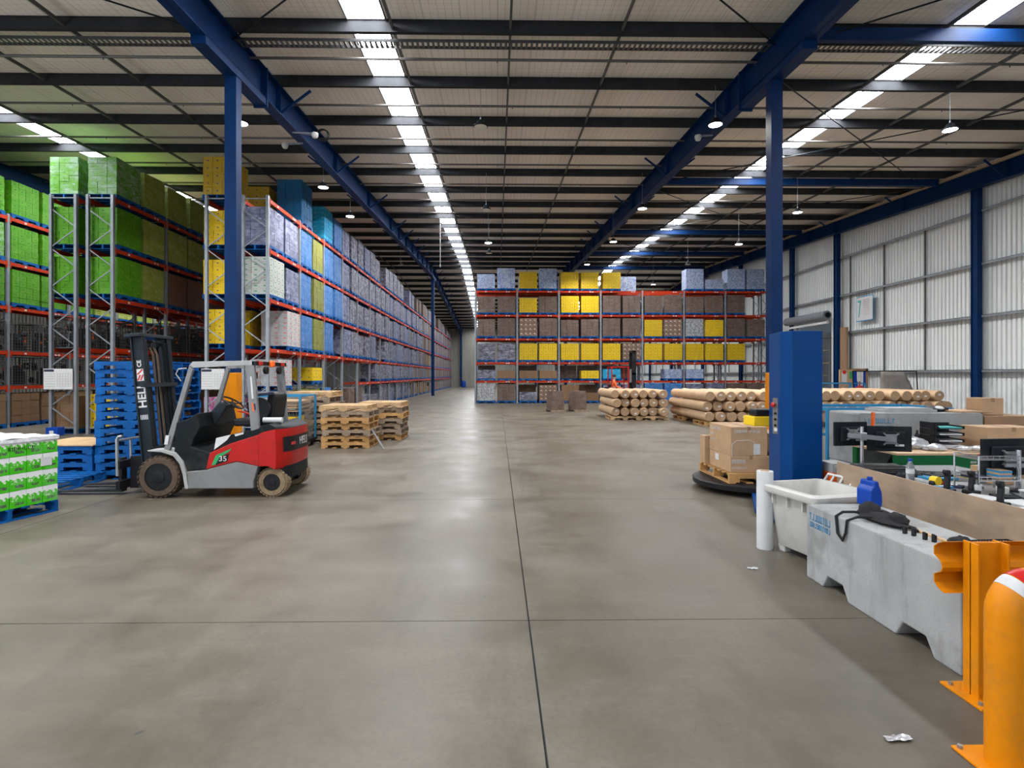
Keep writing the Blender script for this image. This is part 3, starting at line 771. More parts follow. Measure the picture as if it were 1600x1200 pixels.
# white-red cartons standing on the floor in the first bay
for (y, z, ch) in ((18.4, 0, 'R'), (18.4, 1.282, 'R')):
    load(ch, (-7.38, y, z), PI / 2, ['standing on the floor in the first aisle bay', 'stacked on another white load by the forklift guard'][z > 0], 'white loads on the floor')
# back row of A: yellow at the end, a few beyond
for k2, col in enumerate(['N.YYYM', 'TMMMM.', 'TMMM.M', 'SMMMMM', 'MYMMM.', 'MYMM..']):
    if k2 == 0: col = 'N.YYYM'
    k, half = divmod(k2, 2)
    for n, ch in enumerate(col):
        if ch == '.' or (n == 1 and k2 > 0 and False): continue
        if n == 1: continue
        z = 0 if n == 0 else L5[n - 1]; x, y, z = slot(PI / 2, ABK, k, half, z)
        load(ch, (x - .06, y, z), PI / 2, '%s, %s bay of rear aisle rack, %s half' % (LN[n], ORD[k], ['near', 'far'][half]), 'loads behind the aisle rack')
# rack B
B0 = (-11.6, 17.0, 0); BBK = (-11.6 - FD - .28, 17.0, 0)
rack('orange beam pallet rack with lime and olive green loads, middle row', B0, PI / 2, 7, BAY, L5, 7.25, 3, lambda k, n: n == 0 and k < 1)
rack('rear row of the green pallet rack, back to back with it', BBK, PI / 2, 7, BAY, L5, 7.25, 3, lambda k, n: n == 0 and k < 1)
for row, base, cols in (('green rack', B0, ['Y..GGF', 'T..OOO', 'T..XOO', 'T..XOO', 'T..XOO', '...XXO', '...XXO', '...WX.']), ('rear green rack', BBK, ['T..GGF', 'T..GGG', '...GGG', '...XOO', '...XOO'])):
    for k2, col in enumerate(cols):
        k, half = divmod(k2, 2)
        for n, ch in enumerate(col):
            if ch == '.': continue
            z = 0 if n == 0 else L5[n - 1]; x, y, z = slot(PI / 2, base, k, half, z)
            load(ch, (x - (.06 if base is BBK else 0), y, z), PI / 2, '%s, %s bay of %s, %s half' % (LN[n], ORD[k], row, ['near', 'far'][half]), 'loads in the ' + row)
# rack C at the far side
C0 = (-16.55, 11.0, 0)
rack('orange beam pallet rack with caged engines below lime green loads', C0, PI / 2, 9, BAY, L5, 7.25, 4)
for k2, col in enumerate(['T..GGG'] * 2 + ['T..GGG', 'T..GFG', 'T..FGG', 'T..GFG', 'T..GGG', 'T..GGG', 'T..GGG', 'T..OGG', 't..OOG', 'T..OO.', 'T..OO.', 'T..XO.']):
    k, half = divmod(k2, 2)
    if k < 1: continue
    for n, ch in enumerate(col):
        if ch == '.': continue
        z = 0 if n == 0 else L5[n - 1]; x, y, z = slot(PI / 2, C0, k, half, z)
        load(ch, (x, y, z), PI / 2, '%s, %s bay of the far green rack, %s half' % (LN[n], ORD[k], ['near', 'far'][half]), 'loads in the far green rack')
# cages holding dark engines on the lower beams
cg = MB()
for x in (-.56, .56):
    for y in (-.56, .56): cg.box(x - .02, x + .02, y - .02, y + .02, 0, 1.0)
for z in (.0, .98):
    for s_ in (-.56, .56): cg.box(-.56, .56, s_ - .02, s_ + .02, z, z + .03); cg.box(s_ - .02, s_ + .02, -.56, .56, z, z + .03)
for k in range(1, 10):
    q = -.56 + k * .112
    for s_ in (-.56, .56): cg.box(q - .004, q + .004, s_ - .004, s_ + .004, 0, 1); cg.box(s_ - .004, s_ + .004, q - .004, q + .004, 0, 1)
    for s_ in (-.56, .56): cg.box(-.56, .56, s_ - .004, s_ + .004, k * .1, k * .1 + .008); cg.box(s_ - .004, s_ + .004, -.56, .56, k * .1, k * .1 + .008)
cg.box(-.55, .55, -.55, .55, .02, .035)
cgm = cg.mesh('wire_cage', 'dark_galv')
def engine_mesh(seed):
    r = random.Random(seed); e = MB()
    e.box(-.3, .3, -.22, .22, .0, .45); e.box(-.22, .22, -.16, .16, .45, .6)
    for k in range(7):
        x, y, z = r.uniform(-.4, .4), r.uniform(-.4, .4), r.uniform(.1, .7)
        e.lathe([(.10, -.1), (.12, -.06), (.12, .06), (.07, .1)], 10, r.choice('xyz'), (x, y, z), 0)
    for k in range(9):
        x, y, z = r.uniform(-.42, .42), r.uniform(-.42, .42), r.uniform(.2, .75)
        e.lathe([(.03, -.04), (.045, 0), (.03, .04)], 8, r.choice('xyz'), (x, y, z), 1 if k < 4 else 2)
    return e.mesh('engine_block', ['engine', 'orange_plastic', 'galv'])
EM = [engine_mesh(s) for s in range(3)]
for rowname, base, kk in (('far green rack', C0, range(1, 6)), ('rear green rack', BBK, range(0, 3)), ('green rack', B0, range(1, 4))):
    for k in kk:
        for half in (0, 1):
            for n, z in ((1, 1.42), (2, 2.6)):
                if base is not C0 and n == 1 and k < 1: continue
                t = thing('engine_cage', 'wire cage of dark engines, %s, %s bay of %s, %s half' % (LN[n], ORD[k], rowname, ['near', 'far'][half]), 'cage', slot(PI / 2, base, k, half, z + .006), 0, 'engine cages'); t.scale.x = .76
                put('wire_cage', cgm, t, kind='stuff'); put('engine', R.choice(EM), t, (0, 0, .04), kind='stuff', rz=R.uniform(0, 3))
# white notice boards on the rack ends
for (x, y, lab) in ((-13.2, 16.9, 'green rack'), (-8.5, 16.9, 'row behind the aisle rack')):
    b = MB(); b.box(-.43, .43, -.006, .006, 0, .62)
    o = tag(b.build('rack_notice', 'white', None, (x, y, 1.36)), 'white printed load notice fixed across the end frame of the ' + lab, 'sign')
    MB().box(-.42, -.12, -.008, -.0065, .53, .60).build('notice_heading', 'navy', o)
    q = MB()
    for k in range(6):
        q.box(-.40, -.08, -.008, -.0065, .46 - k * .075, .466 - k * .075); q.box(-.02, .38, -.008, -.0065, .46 - k * .075, .464 - k * .075)
        q.box(-.02 + k * .08, -.015 + k * .08, -.008, -.0065, .08, .5)
    q.build('notice_table', 'grey_paint', o, kind='stuff')

# rack D across the hall
D0 = (-1.4, 35.4, 0); BAYD = 2.672
_b = BAY
BAY = BAYD
rack('wide orange beam pallet rack across the hall facing the open floor', D0, 0, 7, BAYD, L5, 7.2, 8)
DBK = (-1.4, 35.4 + FD + .28, 0)
rack('second row of pallet rack standing behind the wide cross rack', DBK, 0, 7, BAYD, L5, 7.2, 1)
cols = ['VsWWWQ', 'Ws?WWU'.replace('?', 'W'), 'sWYPZY', 'PtYWWU', 'T.YWYY', 'tyYWYY', 'LeYWWY', 'L.PWW.', 'B.YYW.', 'BqYPW.', 'LqYVWU', 'L.YYWQ', 'W.YWWU', 'WW.W.U']
cols[2] = 'stYPZY'; cols[13] = 'W..W.U'
cols[0] = 'VsSWWQ'; cols[1] = 'WtSWWU'; cols[12] = 'W.YWWU'; cols[11] = 'L.YYWq'
for k2, col in enumerate(cols):
    k, half = divmod(k2, 2)
    for n, ch in enumerate(col):
        if ch == '.': continue
        z = 0 if n == 0 else L5[n - 1]; x, y, z = slot(0, D0, k, half, z, R.uniform(-.015, .015))
        load(ch, (x, y, z), 0, '%s, %s bay of the cross rack, %s half' % (LN[n], ORD[k], ['aisle', 'wall'][half]), 'loads in the cross rack')
for k2, col in enumerate(['WWWWW.', 'W.W.W.', 'TW.W.Q', 'W.WW..', '.W.WWW', 'TW.W..', 'TW.WW.', 'WWW.WQ']):
    k, half = divmod(k2, 2)
    for n, ch in enumerate(col):
        if ch == '.': continue
        z = 0 if n == 0 else L5[n - 1]; x, y, z = slot(0, DBK, k, half, z)
        load(ch, (x, y, z), 0, '%s, %s bay of rear cross rack, %s half' % (LN[n], ORD[k], ['aisle', 'wall'][half]), 'loads in the rear cross rack')
BAY = _b
# ------------------------------------------------------------------ forklift
FX, FY = -4.2, 8.73
def P(zx, zy): return (zx / 441.5 - 5.595 - FX, 2.596 - zy / 441.5)
def PP(*a): return [P(*q) for q in a]
HW = 0.60
fk = thing('forklift', 'red and grey counterbalance forklift with dark mast, parked on the floor', 'forklift', (FX, FY, 0))
MB().prism(PP((480, 975), (600, 965), (655, 948), (800, 912), (935, 940), (905, 1040), (903, 1085), (490, 1085)), -HW, HW).build('chassis', 'grey_paint', fk, bevel=.012)
MB().prism(PP((420, 850), (900, 820), (950, 900), (930, 1000), (480, 1060)), -HW + .08, HW - .08).build('inner_frame', 'black', fk)
red = MB().prism(PP((602, 962), (627, 855), (760, 795), (940, 738), (940, 942), (800, 910), (655, 946)), -HW - .004, HW + .004).build('side_panel', 'red_paint', fk, bevel=.01)
def rounded(prof, hw, ny=14):
    """side profile swept across the truck, its tail rounded in plan"""
    mb = MB(); n = len(prof); vs = []; ysl = [-hw + 2 * hw * k / ny for k in range(ny + 1)]
    for y in ysl:
        for x, z in prof:
            w = max(0, min(1, (x - .72) / .70)); vs.append((x - .28 * w - .16 * w * (abs(y) / HW) ** 4, y, z))
    fs = [(k * n + j, k * n + (j + 1) % n, (k + 1) * n + (j + 1) % n, (k + 1) * n + j) for k in range(ny) for j in range(n)]
    return mb.poly(vs, fs + [tuple(range(n)), tuple(range(ny * n, ny * n + n))])
rounded(PP((942, 738), (1000, 724), (1100, 715), (1200, 707), (1228, 705), (1234, 760), (1243, 850), (1240, 945), (1215, 962), (1150, 948), (1080, 940), (942, 942)), HW).build('counterweight', 'red_paint', fk, smooth=True)
rounded(PP((1170, 965), (1205, 962), (1236, 948), (1238, 1020), (1195, 1045), (1165, 1040)), HW - .12).build('rear_bumper', 'dark_grey', fk)
rounded(PP((640, 842), (660, 790), (760, 738), (890, 715), (940, 700), (1000, 678), (1060, 673), (1120, 672), (1205, 690), (1228, 704), (1100, 714), (1000, 723), (940, 737), (760, 798)), HW - .01).build('hood', 'dark_grey', fk, smooth=True)
MB().prism(PP((405, 660), (480, 640), (540, 600), (560, 690), (520, 770), (505, 815), (600, 850), (628, 855), (604, 966), (480, 972), (455, 920), (395, 850)), -HW + .02, HW - .02).build('cowl', 'dark_grey', fk, bevel=.015)
fen = PP((230, 838), (330, 832), (410, 852), (458, 910), (478, 985), (492, 1085), (470, 1085), (455, 990), (435, 925), (395, 875), (320, 850), (235, 846))
for y0 in (-HW - .01, HW - .25): MB().prism(fen, y0, y0 + .26).build('front_fender', 'lgrey', fk, bevel=.008)
# wheels
def wheel(name, cx, cz, r, wd, y, side, rim_r, m, lug):
    t = MB(); a = y - wd / 2
    t.lathe([(rim_r, 0), (r * .9, .0), (r * .985, .035), (r, .06), (r, wd - .06), (r * .985, wd - .035), (r * .9, wd), (rim_r, wd)], 40, 'y', (0, -wd / 2, 0), 0, False)
    n = 26
    for k in range(n):
        an = 2 * PI * k / n
        for s_ in (-1, 1):
            an2 = an + (PI / n if s_ > 0 else 0)
            rot = Matrix.Rotation(-an2, 3, 'Y')
            t.box(r * .96, r * (1.02 if lug else 1.003), min(0.01 * s_, s_ * wd * .5), max(.01 * s_, s_ * wd * .5), -.018, .018, 0, rot, (0, 0, 0))
    o = t.build(name, m, fk, (cx, y, cz), smooth=True)
    rm = MB(); s_ = side
    rm.lathe([(rim_r + .01, s_ * wd * .46), (rim_r * .92, s_ * wd * .47), (rim_r * .85, s_ * wd * .25), (rim_r * .45, s_ * wd * .28), (rim_r * .42, s_ * wd * .5), (rim_r * .25, s_ * wd * .52)], 28, 'y')
    rm.build('rim', 'black', o, smooth=True)
    for k in range(6):
        an = 2 * PI * k / 6
        MB().lathe([(.016, s_ * wd * .26), (.016, s_ * wd * .36)], 6, 'y', (rim_r * .66 * math.cos(an), 0, rim_r * .66 * math.sin(an))).build('wheel_nut', 'steel', o)
    return o
for s_ in (-1, 1):
    wheel('front_wheel', P(300, 0)[0], .31, .305, .24, s_ * (HW - .12) , s_, .20, 'rubber', False)
    wheel('rear_wheel', P(1042, 0)[0] - .075, .215, .215, .19, s_ * (HW - .17), s_, .125, 'rubber_tan', True)
# overhead guard
for s_ in (-1, 1):
    y0 = s_ * (HW - .05) - .03
    g = MB(); g.prism(PP((328, 838), (366, 838), (513, 322), (492, 290)), y0, y0 + .06)
    g.build('guard_front_leg', 'grey_paint', fk, bevel=.008)
    MB().prism(PP((492, 292), (512, 270), (905, 262), (905, 292), (513, 310)), y0, y0 + .06).build('guard_side_rail', 'lgrey', fk, bevel=.006)
    MB().prism(PP((850, 292), (905, 288), (938, 715), (884, 715)), y0, y0 + .06).build('guard_rear_leg', 'grey_paint', fk, bevel=.008)
for k in range(8):
    x, z = P(530 + k * 50, 276)
    MB().box(x - .02, x + .02, -HW + .05, HW - .05, z - .012, z + .012).build('guard_slat', 'grey_paint', fk)
x, z = P(905, 280)
cr = MB().box(x - .03, x + .03, -HW + .02, HW - .02, z - .03, z + .03).build('guard_crossmember', 'dark_grey', fk)
for y in (-.44, .40): MB().box(x + .03, x + .05, y - .06, y + .06, z - .028, z + .028).build('tail_lamp', 'lamp_red', fk, bevel=.004)
MB().lathe([(.035, -.05), (.045, -.045), (.045, .02), (.035, .045), (.012, .05)], 18, 'z', (x + .06, -.08, z)).build('beacon', 'lamp_orange', fk, smooth=True)
for y in (-.3, .2): MB().lathe([(.03, 0), (.06, .02), (.06, .06)], 14, 'x', (x + .02, y, z - .1)).build('work_lamp', 'black', fk, smooth=True)
x, z = P(690, 360)
mr = MB().box(x - .08, x + .09, HW - .17, HW - .12, z - .05, z + .05); mr.box(x - .05, x + .05, HW - .175, HW - .17, z - .035, z + .035, 1)
mr.build('mirror', ['black', 'chrome'], fk, bevel=.004)
MB().tube([(P(450, 390)[0], -HW - .02, P(0, 395)[1]), (P(425, 350)[0], -HW - .05, P(0, 350)[1]), (P(440, 312)[0], -HW - .05, P(0, 318)[1]), (P(485, 312)[0], -HW - .02, P(0, 312)[1])], .010, 6).build('grab_mirror_bracket', 'lgrey', fk)
# seat, steering, levers
st = MB(); st.box(P(700, 0)[0], P(890, 0)[0], -.24, .24, P(0, 700)[1], P(0, 650)[1]); seat = st.build('seat', 'black', fk, bevel=.03)
MB().prism(PP((905, 655), (930, 480), (980, 478), (985, 510), (965, 655)), -.24, .24).build('backrest', 'black', fk, bevel=.03)
MB().prism(PP((790, 488), (975, 468), (978, 485), (800, 508)), -.33, -.25).build('armrest', 'navy', fk, bevel=.006)
MB().lathe([(.10, -.02), (.16, -.03), (.17, 0), (.16, .03), (.10, .02)], 20, 'y', (P(890, 0)[0], -.3, P(0, 580)[1])).build('headrest_roll', 'black', fk, smooth=True)
cx, cz = P(648, 545)
swm = MB()
ringp = []
for k in range(25):
    a = 2 * PI * k / 24; u, v = .17 * math.cos(a), .17 * math.sin(a)
    ringp.append((cx + u * math.cos(.55), v, cz - u * math.sin(.55)))
swm.tube(ringp, .014, 6)
for a in (0, 2.1, 4.2):
    u, v = .17 * math.cos(a), .17 * math.sin(a); swm.tube([(cx, 0, cz - .02), (cx + u * math.cos(.55), v, cz - u * math.sin(.55))], .011, 6)
swm.build('steering_wheel', 'black', fk, smooth=True, kind='stuff')
MB().prism(PP((500, 640), (585, 540), (640, 545), (640, 575), (560, 700), (520, 720)), -.16, .16).build('steering_column', 'mast', fk, bevel=.02)
for k in range(3):
    MB().tube([P3 for P3 in ((P(700 + k * 14, 0)[0], .3, P(0, 660)[1]), (P(690 + k * 14, 0)[0], .3, P(0, 560)[1]))], .009, 6).lathe([(.012, 0), (.022, .02), (.012, .04)], 8, 'z', (P(690 + k * 14, 0)[0], .3, P(0, 565)[1])).build('lever', 'black', fk)
MB().tube([(P(640, 0)[0], -.2, P(0, 560)[1]), (P(760, 0)[0], -.24, P(0, 540)[1])], .011, 6).build('direction_lever', 'black', fk)
MB().tube([(P(745, 0)[0], -.30, P(0, 595)[1]), (P(800, 0)[0], -.31, P(0, 605)[1]), (P(860, 0)[0], -.30, P(0, 632)[1])], .014, 6).build('seat_belt', 'orange', fk)
# mast: rails, crossmembers, cylinders, chains; leans a little forward
mo = put('mast', None, fk, (-.86, 0, .12), rot=(0, -.095, 0))
def rail(y, x0, x1, h, m='mast'):
    b = MB(); b.box(x0, x1, y - .012, y + .012, 0, h); b.box(x0, x0 + .02, y - .04, y + .04, 0, h); b.box(x1 - .02, x1, y - .04, y + .04, 0, h); return b
mx = -.12
for y in (-.29, .29):
    rail(y * 1.12, mx - .09, mx + .09, 2.27).build('outer_rail', 'mast', mo)
    rail(y * .86, mx - .07, mx + .07, 2.20).build('inner_rail', 'dark_grey', mo)
    MB().tube([(mx + .02, y * .62, 0), (mx + .02, y * .62, 1.6)], .036, 12).build('lift_cylinder', 'black', mo, smooth=True)
    MB().tube([(mx + .02, y * .62, 1.6), (mx + .02, y * .62, 2.14)], .022, 10).build('cylinder_rod', 'mast', mo, smooth=True)
    MB().box(mx - .03, mx - .02, y * .4 - .025, y * .4 + .025, .2, 2.1).build('lift_chain', 'black', mo)
    MB().tube([(mx + .04, y * .2, .2), (mx + .04, y * .2, 2.0), (mx, y * .2, 2.12)], .016, 8).build('hose', 'rubber', mo)
MB().box(mx - .13, mx + .10, -.44, .44, 2.26, 2.31).build('top_crossmember', 'mast', mo, bevel=.006)
MB().box(mx + .05, mx + .10, -.44, .44, 1.50, 1.56).build('crossmember', 'mast', mo)
MB().box(mx + .06, mx + .11, -.44, .44, .45, .60).build('crossmember', 'mast', mo)
for y in (-.3, .3): MB().prism([(mx - .11, 2.26), (mx - .11, 1.85), (mx - .06, 1.85), (mx + .04, 2.1), (mx + .04, 2.26)], y - .02, y + .02).build('top_bracket', 'mast', mo)
MB().lathe([(.05, -.03), (.05, .03)], 14, 'y', (mx - .02, .12, 2.16)).lathe([(.05, -.03), (.05, .03)], 14, 'y', (mx - .02, -.12, 2.16)).build('chain_pulley', 'black', mo, kind='stuff')
fy = -.29 * 1.12 - .0135
def mast_text(body, size, m, z, x=mx, sx=1): lettering(body, size, m, mo, (x, fy, z), Matrix(((0, -1, 0), (0, 0, -1), (1, 0, 0))).to_euler(), sx, .025)
mast_text('HELI', .17, 'white', 1.36)
MB().box(mx - .05, mx + .05, fy - .002, fy, 1.60, 1.78).build('logo_plate', 'white', mo)
eb = MB()
for a, c in (((-.04, 1.61), (.0, 1.69)), ((.0, 1.61), (.04, 1.69)), ((-.04, 1.70), (.04, 1.77))): eb.bar((mx + a[0], fy - .003, a[1]), (mx + c[0], fy - .003, c[1]), .003, .02)
eb.build('emblem', 'red', mo, kind='stuff')
mast_text('CE', .085, 'white', 1.86)
pl_ = MB()
for k in range(5): pl_.box(mx - .055 + k * .024, mx - .042 + k * .024, fy - .002, fy, 1.02, 1.09)
pl_.build('data_label', 'white', mo, kind='stuff')
# carriage with load backrest and forks
ca = MB(); ca.box(-1.42, -1.36, -.46, .46, .10, .22); ca.box(-1.42, -1.36, -.46, .46, .40, .52)
for y in (-.2, .2): ca.box(-1.36, -1.10, y - .03, y + .03, .08, .56)
car = ca.build('carriage', 'black', fk, kind='stuff')
br_ = MB()
for y in (-.45, -.15, .15, .45): br_.tube([(-1.40, y, .5), (-1.41, y, .80)], .016, 6)
br_.tube([(-1.40, -.45, .3), (-1.41, -.45, .83), (-1.385, -.45, .88), (-1.33, -.45, .885)], .022, 8); br_.tube([(-1.40, .45, .3), (-1.41, .45, .86)], .022, 8); br_.tube([(-1.41, -.45, .82), (-1.41, .45, .82)], .018, 8)
br_.build('load_backrest', 'steel', fk, kind='stuff')
for y in (-.27, .27):
    MB().prism([(-1.42, .55), (-1.465, .55), (-1.465, .085), (-2.42, .05), (-2.42, .04), (-1.42, .04)], y - .06, y + .06).build('fork', 'engine', fk)
# badges
bq = MB(); ends = []
for k in range(9):
    y = -.52 + .84 * k / 8; ends.append((P(1240, 0)[0] - .28 - .16 * (abs(y) / HW) ** 4 + .014, y))
bq.poly([(x, y, z) for z in (.66, .88) for x, y in ends], [(k, k + 1, k + 10, k + 9) for k in range(8)]).build('badge_plate', 'black', fk)
RB = Matrix(((0, 0, 1), (1, 0, 0), (0, 1, 0))).to_euler()
lettering('HELI', .17, 'white', fk, (P(1240, 0)[0] - .28 + .018, .05, .775), RB, 1.0)
MB().box(P(1240, 0)[0] - .29, P(1240, 0)[0] - .266, -.38, -.26, .75, .79).build('badge_flash', 'red', fk)
gpl = MB().prism(PP((640, 935), (668, 870), (768, 826), (755, 845), (690, 885), (665, 930)), -HW - .010, -HW - .003).build('green_flash', 'green_print', fk)
MB().prism(PP((665, 930), (690, 885), (752, 858), (740, 908), (668, 932)), -HW - .009, -HW - .003).build('number_plate', 'black', fk)
x, z = P(712, 893); lettering('35', .105, 'white', fk, (x, -HW - .011, z), (PI / 2, 0, 0), 1.15)
for q, nm in ((((655, 835), (668, 760), (762, 738), (735, 775)), 'hood_sticker'), (((785, 735), (845, 722), (840, 735), (790, 750)), 'hood_sticker')):
    MB().prism(PP(*q), -HW - .002, -HW + .012).build(nm, 'white', fk)
MB().prism(PP((340, 800), (350, 742), (372, 742), (362, 800)), -HW - .012, -HW + .0).build('leg_sticker', 'white', fk)
MB().prism(PP((881, 365), (891, 365), (903, 508), (891, 508)), -HW + .015, -HW + .0205).build('leg_print', 'white', fk)
MB().prism(PP((890, 535), (899, 535), (907, 590), (897, 590)), -HW + .015, -HW + .0205).build('leg_sticker', 'orange_plastic', fk)
MB().prism(PP((905, 540), (912, 540), (918, 580), (910, 580)), -HW + .015, -HW + .0205).build('leg_sticker', 'navy', fk)
o = tag(MB().tube([(-.16, 0, 0), (.12, 0, 0)], .04, 16).build('film_roll', 'white', None, (P(1000, 0)[0] + FX, FY - .38, 1.118), smooth=True), 'small white film roll lying on the rear hood of the red forklift', 'film roll')

# ------------------------------------------------------------------ pallets on the floor
for k in range(14):
    pallet('blue_pallet', (-6.3 + R.uniform(-.02, .02), 10.19 + R.uniform(-.02, .02), k * .1447), R.uniform(-.02, .02), 'blue pallet, %s from the floor in the tall stack behind the forklift mast' % ORD[k], 'tall stack of blue pallets').scale.z = .965
for k in range(4):
    pallet('blue_pallet', (-7.50 + R.uniform(-.02, .02), 10.15 + R.uniform(-.02, .02), k * .1447), R.uniform(-.02, .02), 'blue pallet, %s from the floor in the low stack beside the tall one' % ORD[k], 'low stack of blue pallets').scale.z = .965
tag(MB().box(-.6, .6, -.6, .6, 0, .02).build('plywood_sheet', 'pine', None, (-7.48, 10.15, 4 * .1447 + .004)), 'pale plywood sheet lying on the low blue pallet stack', 'plywood')
pallet('blue_pallet', (-7.25, 9.0, 0), .04, 'single blue pallet with bare top boards on the floor before the stacks')
def timber_stack(x, y, n, base, rz, label, seq, grp):
    for k in range(n):
        pallet(seq[k % len(seq)], (x + R.uniform(-.05, .05), y + R.uniform(-.05, .05), base + k * .1495), rz + R.uniform(-.03, .03), 'timber pallet, %s from the floor in the %s' % (ORD[k], label), grp)
timber_stack(-3.72, 14.2, 7, 0, 0, 'near timber stack by the aisle', ['honey_pine', 'honey_pine', 'old_pine', 'honey_pine', 'honey_pine', 'old_pine', 'pine'], 'near timber pallets')
timber_stack(-3.2, 15.85, 7, 0, 0, 'timber stack with paler top pallet', ['honey_pine', 'old_pine', 'old_pine', 'old_pine', 'honey_pine', 'old_pine', 'pine'], 'middle timber pallets')
timber_stack(-5.0, 15.4, 9, 0, 0, 'tall timber stack beside the rack', ['old_pine', 'old_pine', 'old_pine', 'pine', 'old_pine'], 'rear timber pallets')
tag(MB().bar((-3.05, 13.6, .45), (-2.72, 13.35, .02), .05, .015).build('broken_slat', 'steel'), 'thin metal strip leaning on the near timber pallet stack', 'strip')

# green cartons on a blue pallet at the near left
def green_carton_mat():
    m, t, i = mat0('green_white_carton', 0.45)
    u, v = t.uv(); p = t.pos()
    wob = t.math('ADD', t.math('MULTIPLY', t.math('SINE', t.math('MULTIPLY', u, 17)), .045), t.math('MULTIPLY', t.noise(p, 28, 2), .16))
    isg = t.math('LESS_THAN', v, t.math('ADD', wob, .60))
    c = t.mix(isg, (0.74, 0.75, 0.74), (0.045, 0.46, 0.0015))
    pale = t.math('MULTIPLY', t.rect(u, v, .1, .5, .38, .66), t.ramp(t.noise(p, 45, 1), .5, .56))
    c = t.mix(t.math('MULTIPLY', pale, .7), c, (0.65, 0.75, 0.55))
    blk = t.math('MULTIPLY', t.rect(u, v, .30, .86, .16, .34), t.math('GREATER_THAN', t.noise(p, 60, 1), .44))
    c = t.mix(blk, c, (0.07, 0.07, 0.07))
    wh = t.rect(u, v, .66, .80, .52, .66)
    c = t.mix(t.math('MULTIPLY', wh, .8), c, (0.75, 0.78, 0.72))
    h = t.ramp(t.noise(p, 4, 4, .7), .5, .8); c = t.mix(t.math('MULTIPLY', h, .2), c, (.7, .72, .7))
    t.put(i['Base Color'], c)
    i['Coat Weight'].default_value = .25; i['Coat Roughness'].default_value = .12
    t.put(i['Coat Normal'], t.bump(t.noise(p, 9, 5, .65), .6, .03))
    return m
M['green_carton'] = green_carton_mat()
GX, GY, GR = -6.50, 7.0, -.245
gl = thing('green_carton_load', 'lime green and white cartons wrapped on a blue pallet, by itself on the near floor', 'pallet load', (GX, GY, 0), GR)
put('pallet', JP['square'], gl)
gcm = MB().box(-.112, .112, -.094, .094, 0, .208).mesh('carton', 'green_carton')
for k in range(4):
    for a in range(5):
        for b in range(6):
            if 0 < a < 4 and 0 < b < 5 and k < 3: continue
            put('carton', gcm, gl, (-.46 + a * .23 + R.uniform(-.003, .003), -.485 + b * .194 + R.uniform(-.003, .003), .150 + k * .211))
fmv = MB(); N_ = 14
vs_ = [(-.585 + 1.17 * i / N_, -.59 + 1.18 * j / N_, .996 + .012 * math.sin(i * 1.7 + j * .8) * math.cos(j * 1.3) + .006) for i in range(N_ + 1) for j in range(N_ + 1)]
fmv.poly(vs_, [(i * (N_ + 1) + j, (i + 1) * (N_ + 1) + j, (i + 1) * (N_ + 1) + j + 1, i * (N_ + 1) + j + 1) for i in range(N_) for j in range(N_)])
fmv.box(-.585, .585, -.59, -.588, .96, 1.0).box(.583, .586, -.59, .59, .955, 1.0)
fmv.build('top_film', 'film_white', gl, smooth=True)
MB().box(.5775, .579, .36, .50, .62, .73).build('paper_label', 'paper', gl)
scrawl('marker_writing', 'black', gl, 'x', .5795, -.02, .30, .862, .038, 7, 4)

# ------------------------------------------------------------------ cage trolley by the timber stacks
ct = thing('cage_trolley', 'light blue framed wire cage trolley behind the forklift, holding boards and boxes', 'trolley', (-5.15, 13.9, 0))
fr_ = MB()
for x in (-.62, .42):
    for y in (-.5, .6):
        MB().box(x - .025, x + .025, y - .025, y + .025, .15, 1.3).build('corner_post', 'cyan_steel', ct)
for y in (-.5, .6): MB().box(-.62, .42, y - .022, y + .022, 1.26, 1.30).build('top_rail', 'cyan_steel', ct)
for x in (-.62, .42): MB().box(x - .022, x + .022, -.5, .6, 1.26, 1.30).build('top_rail', 'cyan_steel', ct)
MB().box(-.66, .46, -.55, .65, .13, .19).build('deck', 'dark_grey', ct)
wm = MB()
for k in range(1, 12):
    z = .19 + k * .09; wm.box(-.62, .42, -.502, -.498, z, z + .004); wm.box(.418, .422, -.5, .6, z, z + .004)
    x = -.62 + k * .087; wm.box(x, x + .004, -.502, -.498, .19, 1.26); y = -.5 + k * .092; wm.box(.418, .422, y, y + .004, .19, 1.26)
wm.build('wire_mesh', 'galv', ct, kind='stuff')
for x in (-.55, .35):
    for y in (-.45, .55): MB().lathe([(.05, -.02), (.065, -.015), (.065, .015), (.05, .02)], 14, 'x', (x, y, .066)).build('caster', 'black', ct)
for k in range(6):
    tag(MB().box(-.46, .36, -.42, .5, 0, .03 + .01 * (k % 2)).build('flat_board', ['card', 'old_pine', 'pine'][k % 3], None, (-5.2 + R.uniform(-.03, .03), 13.9, .90 + k * .045), rz=R.uniform(-.04, .04)), 'flat board, %s from the bottom of the pile on the cage trolley' % ORD[k], 'board', 'boards on the cage trolley')
for k, (x, m, lab) in enumerate(((-5.5, 'yellow', 'amber box in the cage trolley, on the forklift side'), (-5.05, 'sun_yellow', 'bright yellow box in the cage trolley, on the timber stack side'))):
    o = tag(MB().box(-.2, .2, -.3, .3, 0, .66).build('yellow_box', m, None, (x, 13.75, .192), bevel=.01), lab, 'box')
    MB().box(-.21, .21, -.31, .31, .60, .67).build('lid', 'black', o)
o = tag(MB().box(-.17, .17, -.14, .14, 0, .25).build('blue_tub', 'blue_plastic', None, (-13.05, 16.6, 0), bevel=.01), 'small blue tub on the floor at the end of the green rack', 'tub')
MB().box(-.06, .06, -.145, -.141, .06, .16).build('tub_label', 'paper', o)
